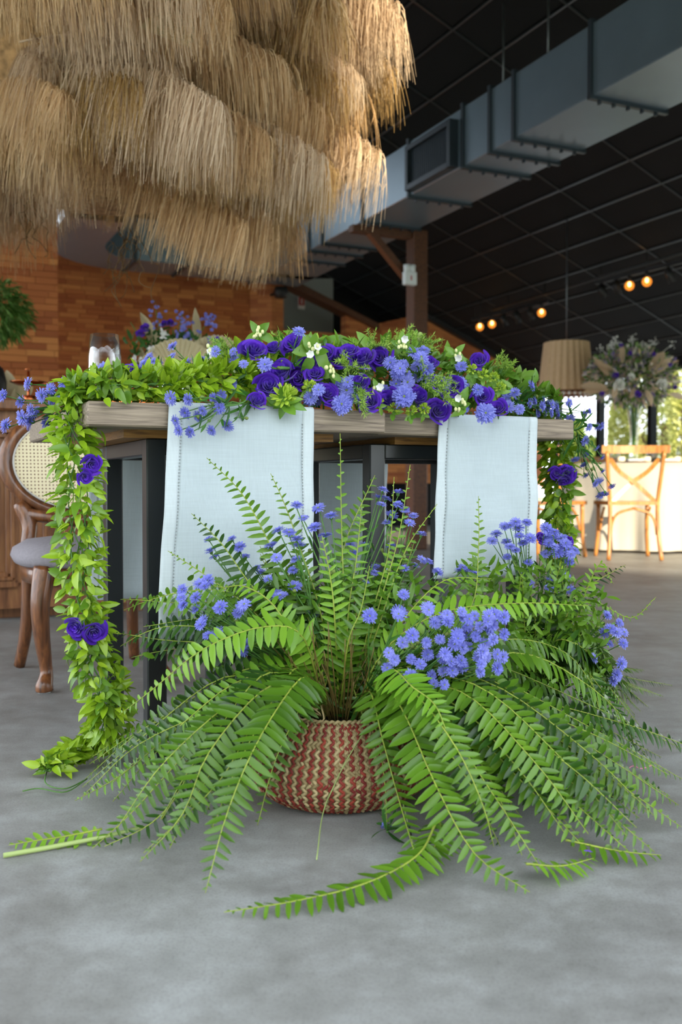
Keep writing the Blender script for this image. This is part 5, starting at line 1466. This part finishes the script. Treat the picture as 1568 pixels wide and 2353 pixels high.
aster_cluster(s3_([(565, 650), (610, 610), (640, 605), (670, 585), (685, 620), (730, 590), (750, 675), (690, 660), (620, 695), (545, 690), (640, 720), (710, 700), (625, 775), (740, 805), (670, 740)]), 2.26, 2, c2b, 'upright lilac aster spray against the far linen runner', 'asters against the far runner', 13, face=up)
aster_cluster(s3_([(835, 620), (880, 640), (840, 670), (870, 660), (920, 675), (940, 700), (880, 720), (900, 750), (830, 760), (955, 735), (985, 740), (930, 770), (960, 800), (865, 890), (945, 880), (960, 950), (855, 945), (740, 915), (850, 700), (910, 720), (970, 760)]), 2.30, 3, c2b, 'lilac aster spray crowded at the foot of the far garland', 'asters at the far garland foot', 13)
aster_cluster(s3_([(365, 850), (405, 850), (385, 830), (455, 865), (250, 855)]), 2.05, 1, lambda x, y: cr + Vector((.06, .08, .04)), 'small lilac aster spray low before the far linen runner', None, 12, face=up)
aster_cluster(s3_([(1255, 1180), (1165, 1090), (1145, 1180), (1175, 1240), (1230, 1130), (1215, 1180), (1195, 1445), (1215, 1410), (1085, 1325), (1240, 1350), (1180, 1160), (1250, 1240)]), 2.20, 2, c2b, 'lilac aster spray peeking from the floor fern on its open side', 'asters at the open side of the floor fern', 13)
# on the table
s0_ = lambda l: conv(l, 0, 540, .4464)
tb = lambda dx, dv: (lambda x, y: PV(x + dx, 900, TV0 + dv))
aster_cluster(s0_([(15, 825), (105, 860), (145, 765), (260, 795), (330, 760), (215, 825), (320, 815), (30, 980), (155, 960), (160, 900), (185, 915), (240, 970), (115, 940), (270, 855), (250, 930), (265, 820), (345, 770)]), 2.06, 3, lambda x, y: D(235, 905, 2.08), 'lilac aster spray jutting out past the table corner', 'asters jutting past the table corner', 17, face=Vector((-.4, -1, .3)))
aster_cluster(s0_([(885, 625), (890, 575), (765, 630), (790, 650), (745, 680), (720, 690), (750, 700), (805, 690), (530, 685), (970, 655), (1045, 645), (1000, 695), (960, 700), (740, 660), (820, 680)]), None, 3, lambda x, y: PV(x + 90, 890, TV0 + .13), 'lilac aster spray behind the smilax on the table', 'asters behind the smilax', 13, vplane=TV0 + .12, face=Vector((-.4, -.7, .5)))
aster_cluster(s0_([(1110, 600), (1200, 600), (1200, 635), (1255, 665), (1195, 770), (1140, 825)]), None, 1, lambda x, y: PV(x + 60, 880, TV0 + .1), 'lilac aster spray where the smilax meets the purple blooms', None, 12, vplane=TV0 + .03, face=Vector((-.3, -.8, .3)))
aster_cluster(s0_([(880, 840), (970, 845), (1100, 840), (955, 915), (905, 955), (1020, 935), (1045, 905), (920, 1005), (980, 1015), (1090, 1005), (1175, 980), (1130, 890)]), None, 2, lambda x, y: PV(600, 905, TV0 - .02), 'lilac aster spray trailing down over the near linen runner', 'asters trailing over the near runner', 14, vplane=TV0 - .04, jit=.012, face=Vector((-.3, -1, -.2)))
s4_ = lambda l: conv(l, 500, 700, S4)
aster_cluster(s4_([(385, 320), (245, 310), (420, 140), (510, 415), (520, 440), (470, 500), (510, 495), (640, 410), (665, 440), (690, 385), (700, 480), (640, 440), (670, 400), (480, 480)]), None, 3, lambda x, y: PV(x + 10, 900, TV0 + .1), 'lilac aster spray tucked among purple blooms over the near runner', 'asters among the purple blooms', 15, vplane=TV0 + .01, face=Vector((0, -1, .2)))
aster_cluster(s4_([(860, 440), (1055, 540), (920, 410), (1010, 245), (1065, 235), (890, 300), (950, 310), (925, 355), (970, 365), (1030, 375), (1080, 330), (1080, 365), (1050, 290), (1025, 320), (980, 400), (1050, 270), (940, 330)]), None, 3, lambda x, y: PV(x, 905, TV0 + .12), 'lilac aster spray clustered in the middle of the flower bed', 'asters in the middle of the bed', 15, vplane=TV0 + .05, face=Vector((0, -1, .3)))
aster_cluster(s4_([(1255, 320), (1250, 400), (1260, 420), (1270, 565), (1500, 525), (1530, 455), (1555, 540), (1240, 390), (1340, 440)]), None, 2, lambda x, y: PV(x, 915, TV0 + .15), 'lilac aster spray beside the last purple blooms of the bed', 'asters beside the last blooms', 13, vplane=TV0 + .06)
aster_cluster(conv([(610, 930), (510, 980), (450, 1010), (540, 1080), (470, 1070), (630, 1030), (690, 1020), (650, 1110), (715, 1050), (745, 1050), (770, 1060), (735, 1110), (775, 1105), (850, 1040), (980, 1095), (950, 1100), (860, 1135), (680, 1060), (700, 1100), (600, 1040), (760, 1080)], 1000, 550, .3622), None, 4, lambda x, y: PV(1170, 925, TV0 + .15), 'lilac aster spray lying along the far end of the table', 'asters along the far table end', 12, vplane=TV0 + .12, face=Vector((.7, -.7, .1)))
aster_cluster(conv([(595, 285), (760, 350), (735, 390), (765, 495), (825, 490), (865, 485), (600, 420), (730, 610), (825, 670), (740, 725), (645, 770), (715, 815), (875, 750), (735, 905), (880, 865), (860, 955), (825, 970), (960, 1000), (865, 1075), (910, 1065)], 1150, 850, .2666), 2.55, 4, lambda x, y: D(1315, 985, 2.56), 'lilac aster spray drooping off the far end of the table', 'asters drooping off the table end', 11, face=Vector((.5, -.5, -.5)))
P = D(888, 1903, 1.655); P.z = .03
aster_cluster([(885, 1893), (893, 1900), (880, 1902)], 1.66, 1, lambda x, y: fl(890, 1912, .01), 'tiny lilac aster sprig on the floor before the basket', None, 8)

# white blossom sprigs with broad leaves
def sprig(X, Y, dv, nl, nf, size, label, hop=False, group='white blossom sprigs in the flower bed'):
    P = PV(X, Y, TV0 + dv); t = thing('blossom_sprig' if not hop else 'green_bract_flower', label, 'flower', P, group)
    for k in range(nl):
        a = 2 * math.pi * k / nl + rnd.uniform(-.4, .4); d = Vector((math.cos(a), -.35 + rnd.uniform(-.2, .2), math.sin(a)))
        nn = Vector((0, -1, .2)) + rv(.3); z = nn - d.normalized() * nn.dot(d.normalized()); z.normalize(); d.normalize()
        M = Matrix((d, z.cross(d), z)).transposed().to_4x4(); M.translation = P + Vector((0, .008, 0)) - (ZUP * .012 if hop else Vector())
        put('leaf', rnd.choice(BROAD), t, M @ Matrix.Scale(size * rnd.uniform(.62, .92), 4))
    m_ = MB(); m_.tube([P + Vector((0, .07, .0 if hop else -.02)), P + Vector((0, .03, -.004)), P - Vector((0, .004, 0))], .002, 5); m_.build('stem', 'stem_green', t)
    if hop:
        for k in range(40):
            el = rnd.uniform(-.9, 1.2); a = rnd.uniform(-1.6, 1.6); d = Vector((math.sin(a) * math.cos(el), -math.cos(a) * math.cos(el), math.sin(el)))
            m_ = MB(); m_.blade(P + d * .012 * size, d + ZUP * .2, rv(), .018 * size, .009 * size, -.2, .3); m_.build('bract', 'bract_green', t)
        return t
    for k in range(nf):
        Q = P + Vector((rnd.uniform(-.012, .012), -.014, rnd.uniform(-.02, .016))); fd = Vector((rnd.uniform(-.5, .5), -1, rnd.uniform(-.3, .4)))
        M = frame(Q, fd)
        for q in range(6):
            m_ = MB(); a = q * math.pi / 3; d = Vector((math.cos(a), math.sin(a), .5)); m_.blade(Vector(), d, ZUP, .013, .009, -.25, .2); put('petal', m_.mesh('petal', 'white_petal'), t, M)
    for k in range(7):
        Q = P + Vector((rnd.uniform(-.012, .012), -.010 + rnd.uniform(-.006, .004), rnd.uniform(-.012, .014))); m_ = MB(); m_.ball(Q, .0036, 8, 6, 0, (1, 1, 1.4)); m_.build('bud', 'bud_cream', t)
    return t
for x, y, dv, nl, nf, sz in ((490, 235, .02, 6, 2, 1.25), (580, 355, -.01, 4, 0, .9), (955, 205, .06, 6, 1, 1.0), (1250, 520, -.02, 5, 1, .95), (1225, 255, .10, 6, 1, .9), (210, 150, .10, 5, 0, 1.1), (825, 430, -.01, 3, 1, .6)):
    sprig(500 + x * S4, 700 + y * S4, dv, nl, nf, sz, 'sprig of broad green leaves with pale buds and white blossom in the bed')
for x, y in ((485, 800), (812, 570)):
    pass
sprig(492, 806, .13, 5, 2, .8, 'white blossom sprig at the start of the bed beside the smilax', group=None)
sprig(654, 912, -.03, 8, 0, 1.1, 'large lime green bract flower drooping over the near runner', True, None)
sprig(712, 888, -.005, 4, 0, .6, 'small lime green bract flower among the lilac asters', True, None)
for X, Y in ((905, 938), (945, 945), (868, 925), (975, 940), (1110, 860), (1135, 868), (1085, 850), (1150, 890)): sprig(X, Y, -.005 if Y > 900 else .06, 4, 0, .55, 'short lime leaf tuft filling the edge of the flower bed', True, 'lime leaf tufts at the bed edge')
# fill broad leaves
bf = thing('broad_foliage', 'broad glossy green leaves poking up through the flower bed', 'foliage', PV(850, 900, TV0 + .12))
for k in range(110):
    X = rnd.uniform(560, 1230); topy = 780 + max(0, X - 1000) * .42 + max(0, 640 - X) * .2
    Y = rnd.uniform(topy, 915); dv = .085 + (915 - Y) / 1000 + (.045 if X > 890 else 0)
    P = PV(X, Y, TV0 + dv); d = (Vector((rnd.uniform(-1, 1), -.5, rnd.uniform(-.2, 1)))).normalized(); nn = Vector((0, -1, .5)) + rv(.5); z = nn - d * nn.dot(d); z.normalize()
    M = Matrix((d, z.cross(d), z)).transposed().to_4x4(); M.translation = P; put('leaf', rnd.choice(BROAD), bf, M @ Matrix.Scale(rnd.uniform(.6, 1.05), 4))
# asparagus fern sprigs
def needle_sprig(X, Y, dv, L, lean, label, n=9):
    P = PV(X, Y, TV0 + dv); t = thing('asparagus_sprig', label, 'foliage', P, 'asparagus fern sprigs in the flower bed')
    st_ = MB(); nd = MB()
    for k in range(n):
        d = (Vector(lean) + rv(.55)).normalized(); pts = catmull([P + rv(.01), P + d * L * .5 + rv(.006), P + d * L + rv(.015) - ZUP * .01], 14); st_.tube(pts[::2], .0008, 4)
        for q in pts[4:]:
            for _ in range(5): nd.blade(q, rv() + d * .7, rv(), rnd.uniform(.008, .014), .0016, .0, .1, (0, .4, 1))
    st_.build('stem', 'stem_green', t); nd.build('needles', 'needle_green', t)
for X, Y, dv, L, lean in ((850, 835, .12, .075, (.0, -.2, 1)), (830, 838, .13, .07, (-.7, -.1, .8)), (870, 830, .12, .07, (.8, -.2, .7)), (930, 800, .13, .06, (.2, 0, 1)), (955, 810, .12, .06, (.9, -.2, .6)), (560, 830, .15, .06, (-.6, 0, .6)), (530, 815, .16, .05, (-.8, 0, .5)),
                          (640, 810, .16, .06, (.4, 0, .7)), (820, 890, -.02, .05, (.2, -.6, -.6)), (960, 885, .0, .07, (.6, -.6, .1)), (1000, 880, .0, .06, (.5, -.6, -.2)), (800, 850, .0, .06, (.2, -.7, .3)), (1150, 860, .15, .05, (.4, 0, .8))):
    needle_sprig(X, Y, dv, L, lean, 'feathery asparagus fern sprig among the purple blooms')
# lisianthus bud
P = PV(966, 775, TV0 + .12); lb = thing('lisianthus_bud', 'closed green lisianthus bud standing above the bed', 'flower bud', P)
m_ = MB(); m_.ball(P, .008, 10, 8, 0, (1, 1, 1.6)); m_.build('bud', 'stem_pale', lb); m_ = MB(); m_.tube([P, P - ZUP * .03 - UX * .006, P - ZUP * .07 - UX * .01], .0015, 5); m_.build('stem', 'stem_green', lb)

# ================================================================== BACKGROUND ARRANGEMENTS
aD = 4.75
aP = D(405, 960, aD); aP.z = .955
arr = thing('floral_arrangement', 'arrangement of dried palm fans and purple flowers on the bar counter', 'flower arrangement', aP)
m_ = MB(); m_.lathe([(.001, 0), (.07, 0), (.09, .05), (.085, .12), (.06, .15), (.055, .15), (.001, .14)], aP, 24); m_.build('vase', 'plastic_white', arr)
cF = D(410, 875, aD - .12); fan(cF, ZUP, Vector((1, 0, 0)), .20, 2.6, 40, 'dry_palm', arr)
cF = D(480, 850, aD - .05); fan(cF, (ZUP + Vector((.2, 0, 0))).normalized(), Vector((1, 0, 0)), .17, 1.3, 20, 'dry_palm', arr)
for a, b, w in (((455, 850), (450, 702), .045), ((385, 850), (322, 712), .055), ((368, 850), (345, 745), .03), ((335, 860), (322, 795), .03)):
    A_, B_ = D(*a, aD), D(*b, aD + .05); d = (B_ - A_); m_ = MB(); m_.blade(A_, d, Vector((.4, -1, 0)), d.length, w, .05, .5, (0, .1, .3, .5, .7, .85, .95, 1), .6); m_.build('dried_spear', 'dry_palm', arr)
for x, y, r in ((333, 752, 11), (322, 765, 10), (378, 743, 9), (392, 741, 10), (499, 780, 9), (349, 808, 8)):
    P = D(x, y, aD - .1); M = frame(P, Vector((rnd.uniform(-.5, .5), -1, .4)), rv()) @ Matrix.Scale(r / FPX * aD, 4)
    b_ = MB(); b_.ball((0, 0, 0), .01, 5, 4); rr_ = put('purple_bloom', b_.mesh('bloom_heart', 'lisianthus'), arr, M)
    for me in rnd.choice(ROSES)[0]: put('petal', me, rr_, None, True)
bl = MB(); bl.ball((0, 0, 0), 1, 7, 5); 
for q in range(5): bl.blade(Vector(), Vector((math.cos(q * 1.26), math.sin(q * 1.26), .3)), ZUP, 1.7, 1.2, .1)
DEL = bl.mesh('floret', 'aster_petal')
for base, n_ in (((358, 735), 9), ((360, 712), 5), ((420, 760), 12), ((428, 745), 10), ((420, 778), 10), ((482, 730), 10), ((490, 740), 9), ((478, 765), 7), ((415, 720), 4)):
    for k in range(n_): put('floret', DEL, arr, frame(D(base[0] + rnd.gauss(0, 9), base[1] + rnd.gauss(0, 13), aD - .05 + rnd.uniform(-.05, .05)), Vector((rnd.uniform(-1, 1), -1, rnd.uniform(-.5, 1)))) @ Matrix.Scale(.0065, 4))
m_ = MB()
for k in range(650):
    x = rnd.gauss(385, 45); y = rnd.uniform(770, 890) - max(0, 20 - abs(x - 360)) ; m_.blade(D(x, y, aD + rnd.uniform(-.05, .15)), rv() + ZUP * .6, rv() + Vector((0, -1, 0)), rnd.uniform(.02, .06), rnd.uniform(.008, .02), .3)
stuff(m_.build('greenery', 'foliage_dark', arr))
for x, y in ((373, 762), (376, 775), (345, 798), (352, 803), (310, 825), (320, 828), (380, 770)):
    P = D(x, y, aD - .12); m_ = MB()
    for q in range(6): m_.blade(P, rv() + Vector((0, -.6, 0)), rv(), .022, .014, .1)
    m_.build('white_bloom', 'white_petal', arr)
for a, b in (((400, 870), (420, 720)), ((410, 870), (487, 722)), ((390, 870), (358, 712)), ((380, 870), (300, 740)), ((440, 880), (530, 785))):
    m_ = MB(); A_, B_ = D(*a, aD), D(*b, aD); m_.tube(catmull([A_, A_.lerp(B_, .5) + rv(.02), B_], 8), .002, 4); m_.build('stem', 'stem_green', arr)
# dried plume on the counter at the left
P = D(30, 960, 5.0); P.z = .955
dp = thing('dried_plume', 'pale dried plume standing on the bar counter', 'dried flower', P)
m_ = MB(); A_, B_ = P, D(28, 860, 5.0); m_.blade(A_, B_ - A_ + Vector((-.03, 0, 0)), Vector((0, -1, 0)), .22, .10, .1, .3, (0, .1, .3, .5, .7, .85, .95, 1), .5); m_.blade(P, Vector((.5, 0, 1)), Vector((0, -1, 0)), .2, .09, .2, .3, (0, .1, .3, .5, .7, .85, .95, 1), .5); m_.build('plume', 'dry_palm', dp)

# tall centrepiece in the trumpet vase
cD = 9.3
cP = D(1452, 865, cD)
cp = thing('tall_centrepiece', 'big airy ball of mixed purple, cream and dried flowers above the round table', 'flower arrangement', cP)
sx, sy = 100 / FPX * cD, 66 / FPX * cD
m_ = MB(); gn = MB()
for k in range(4200):
    a = rnd.uniform(0, 6.28); c_ = rnd.uniform(-1, 1); r = math.sqrt(1 - c_ * c_); s = rnd.uniform(.45, 1.05)
    d = Vector((r * math.cos(a), r * math.sin(a), c_)); P = cP + Vector((d.x * sx, d.y * sx * .8, d.z * sy)) * s
    mbx = gn if rnd.random() < .30 else m_
    mbx.blade(P, d + rv(.7), rv(), rnd.uniform(.03, .075), rnd.uniform(.012, .026), .2)
stuff(m_.build('mixed_florets', 'filler_mix', cp)); stuff(gn.build('greenery', 'moss_green', cp))
for x, y, r, mt in ((1425, 885, 14, 'white_petal'), (1525, 882, 14, 'white_petal'), (1453, 865, 9, 'white_petal'), (1384, 905, 7, 'lisianthus'), (1467, 905, 9, 'lisianthus'), (1416, 862, 7, 'lisianthus'), (1449, 812, 6, 'lisianthus'), (1428, 793, 5, 'lisianthus'), (1504, 814, 5, 'lisianthus'), (1553, 890, 6, 'lisianthus'), (1541, 838, 5, 'lisianthus')):
    P = D(x, y, cD - .32); b_ = MB(); b_.ball((0, 0, 0), .01, 5, 4)
    M = frame(P, Vector((rnd.uniform(-.4, .4), -1, .2)), rv()) @ Matrix.Scale(r / FPX * cD, 4)
    o = put('bloom', b_.mesh('bloom_heart', mt), cp, M)
    for me in ROSES[0][0]:
        m2 = me if mt == 'lisianthus' else None
        if m2 is None:
            m2 = me.copy(); m2.materials.clear(); m2.materials.append(MATS['white_petal'])
        put('petal', m2, o, None, True)
for a, b, w in (((1400, 865), (1368, 822), .07), ((1410, 850), (1372, 835), .06), ((1395, 890), (1335, 885), .08), ((1400, 895), (1340, 900), .06), ((1490, 850), (1530, 808), .09), ((1500, 860), (1545, 822), .08), ((1430, 835), (1430, 790), .06), ((1415, 890), (1410, 915), .06), ((1485, 895), (1500, 930), .06), ((1540, 905), (1575, 915), .06), ((1460, 890), (1450, 915), .05)):
    A_, B_ = D(*a, cD - .25), D(*b, cD - .3); m_ = MB(); d = B_ - A_; m_.blade(A_, d, Vector((.2, -1, .2)), d.length, w, .1, .4, (0, .1, .3, .5, .7, .85, .95, 1), .6); m_.build('dried_leaf', 'pampas_pale', cp)
m_ = MB()
for k in range(14):
    x = rnd.uniform(1360, 1560); y = 800 - 12 * math.sin((x - 1360) / 200 * 3.14) + rnd.uniform(-15, 10); P = D(x, y, cD)
    m_.tube([cP, P], .003, 4)
    for q in range(14): m_.blade(P + rv(.03), rv(), rv(), .02, .012, .1)
m_.build('wispy_sprigs', 'white_petal', cp)
m_ = MB()
for k in range(12): m_.tube([vP + Vector((rnd.uniform(-.01, .01), rnd.uniform(-.01, .01), .1)), vP + Vector((rnd.uniform(-.05, .05), rnd.uniform(-.05, .05), H_ + .02)), cP + rv(.1)], .004, 4)
m_.build('stems', 'stem_green', cp)

# ================================================================== GARDEN OUTSIDE
def tree(P, Hh, R, mat, label, seed, n=3600):
    r = random.Random(seed); t = thing('garden_tree', label, 'tree', P, 'trees outside the windows')
    m_ = MB()
    for k in range(n):
        h = r.random() ** .8; rad = R * (math.sin(math.pi * min(1, .12 + h * .86)) ** .7) * math.sqrt(r.uniform(.4, 1)) * (1 + .15 * math.sin(9 * h + seed)); a = r.uniform(0, 6.28)
        q = P + Vector((rad * math.cos(a), rad * math.sin(a), Hh * (.06 + .94 * h)))
        d = Vector((math.cos(a), math.sin(a), .6)) + Vector((r.uniform(-.6, .6), r.uniform(-.6, .6), r.uniform(-.6, .6)))
        m_.blade(q, d, Vector((r.uniform(-1, 1), r.uniform(-1, 1), r.uniform(-1, 1))), R * r.uniform(.3, .55), R * r.uniform(.16, .3), .2, .2, (0, .4, 1))
    stuff(m_.build('crown', mat, t)); m_ = MB(); m_.tube([P, P + ZUP * Hh * .5], .08, 8); m_.build('trunk', 'bark', t)
for k, (x, dd, Hh, R, mt) in enumerate(((1422, 17, 2.2, .19, 'tree_leaf'), (1476, 16.2, 3.0, .17, 'tree_leaf'), (1528, 18, 3.6, .20, 'tree_leaf'), (1575, 15.5, 4, .24, 'tree_leaf'), (1318, 34, 2.9, .5, 'tree_leaf_dark'), (1356, 40, 2.6, .4, 'tree_leaf_dark'), (1640, 17, 4.5, .4, 'tree_leaf'))):
    P = D(x, 1100, dd); P.z = -.06; tree(P, Hh, R, mt, ('conical yellow-green garden tree outside the window' if mt == 'tree_leaf' else 'darker distant tree outside the window'), k)

for k, (u_, v_) in enumerate(((12.6, 7.2), (13.2, 5.4), (12.8, 3.6), (13.4, 1.6), (12.7, -.4), (13.3, -2.4), (16.5, 6.4), (16.8, 2.6), (16.4, -1.2))):
    P = B(u_, v_, -.06); tree(P, 3.2 + .5 * (k % 3), .55, 'tree_leaf', 'conical yellow-green garden tree outside the window', 30 + k)

# ================================================================== SMALL THINGS ON THE FLOOR
m_ = MB(); m_.tube(catmull([Z(1440, 1770, .012), Z(1455, 1760, .02), Z(1475, 1766, .016), Z(1500, 1758, .02)], 20), .0012, 5); m_.tube(catmull([Z(1443, 1765, .015), Z(1452, 1785, .006), Z(1445, 1802, .004)], 12), .0012, 5)
tag(m_.build('pink_thread', 'pink_yarn'), 'short curl of pink thread on the fern tips', 'thread')
P = Z(1342, 1955, .03); m_ = MB(); m_.blade(P, Vector((1, -.2, .1)), ZUP, .014, .008, .2)
tag(m_.build('fallen_petal', 'lisianthus'), 'single fallen purple petal on the fern at floor level', 'petal')

# ================================================================== SETTLE THE PLANTS
# leaves, stems and heads give way to the table top, the basket, the floor and the big blooms
import numpy as np
ROOTS = ('leaf_garland', 'flower_bed_foliage', 'broad_foliage', 'aster_spray', 'asparagus_sprig', 'blossom_sprig', 'green_bract_flower',
         'basket_fern', 'floor_fern', 'fallen_frond', 'pompon_aster', 'lisianthus_bud')
FERNS = ('basket_fern', 'floor_fern', 'fallen_frond')
U_, V_ = np.array(UX), np.array(VX)
HP = np.array([tuple(h[0]) for h in HEADS]); HR = np.array([h[1] for h in HEADS]) * .8
def shove(X, fern, bloomy, heart, own=None):
    Y = X.copy()
    if own:                                   # stems and leaves bend round the heads of other sprays
        lo, hi = Y.min(0) - .03, Y.max(0) + .03
        for i in np.where(((HP > lo) & (HP < hi)).all(1))[0]:
            if HEADS[i][2] == own: continue
            d = Y - HP[i]; l = np.linalg.norm(d, axis=1); k = l < HR[i]
            if k.any(): Y[k] = HP[i] + d[k] / np.maximum(l[k], 1e-5)[:, None] * HR[i]
    if bloomy:
        for c, R in BLOOMS:
            c = np.array(c); d = Y - c; l = np.linalg.norm(d, axis=1); rr = R * .93; k = l < rr
            if k.any(): Y[k] = c + d[k] / np.maximum(l[k], 1e-5)[:, None] * rr
    if fern:
        b = np.array(bc); d = Y[:, :2] - b[:2]; l = np.linalg.norm(d, axis=1); z = Y[:, 2]
        zs = [q[1] for q in prof]; rs = [q[0] for q in prof]; R = np.interp(z, zs, rs) * 1.012 + .006
        k = (z < .152) & (l < R) & (l > .62 * R)
        if k.any(): Y[k, :2] = b[:2] + d[k] / l[k][:, None] * R[k][:, None]
        v = Y @ V_; u = Y @ U_
        vmax = np.where(u < U1, TV0, TV0 + .045) - .062
        k = (v > vmax) & (v < vmax + .11) & (u > U0) & (u < U2) & (Y[:, 2] > .18)
        if heart and k.any(): Y[k] += (vmax[k] - v[k])[:, None] * V_
    u, v, z = Y @ U_, Y @ V_, Y[:, 2]
    vf = np.where(u < U1, TV0, TV0 + .045) - .010
    inside = (z > TH - TT - .004) & (z < TH + .006) & (u > U0 - .005) & (u < U2 + .005) & (v > vf) & (v < TREAR + .02)
    if inside.any():
        i = np.where(inside)[0]
        mv = np.stack([TH + .006 - z[i], v[i] - vf[i], u[i] - (U0 - .005), (U2 + .005) - u[i], z[i] - (TH - TT - .004)], 1)
        w = mv.argmin(1); a = mv[np.arange(len(i)), w]
        dirs = np.stack([np.array([0, 0, 1.]), -V_, -U_, U_, np.array([0, 0, -1.])])
        Y[i] += dirs[w] * a[:, None]
    k = Y[:, 2] < .0015
    Y[k, 2] = .0015
    return Y
def root_of(o):
    while o.parent: o = o.parent
    return o
for o in list(bpy.data.objects):
    if o.type != 'MESH': continue
    rn = root_of(o).name.split('.')[0]
    if rn not in ROOTS: continue
    me = o.data; X = np.empty(len(me.vertices) * 3); me.vertices.foreach_get('co', X); X = X.reshape(-1, 3)
    M = np.array(o.matrix_basis); W = X @ M[:3, :3].T + M[:3, 3]
    on = o.name.split('.')[0]
    fern = rn in FERNS; bloomy = not fern
    if on in ('inner_stems',): continue
    if me.users == 1:
        Y = shove(W, fern, bloomy, on in ('heart_leaves', 'frond'), root_of(o).name if rn == 'aster_spray' else None)
        if not np.allclose(Y, W):
            X = (Y - M[:3, 3]) @ np.linalg.inv(M[:3, :3]).T
            me.vertices.foreach_set('co', X.ravel()); me.update()
    else:
        for _ in range(3):
            d = shove(W, fern, bloomy and on == 'leaf', False) - W; l = np.linalg.norm(d, axis=1); i = int(l.argmax())
            if l[i] < 1e-4: break
            W = W + d[i]; o.matrix_basis = Matrix.Translation(Vector(d[i])) @ o.matrix_basis
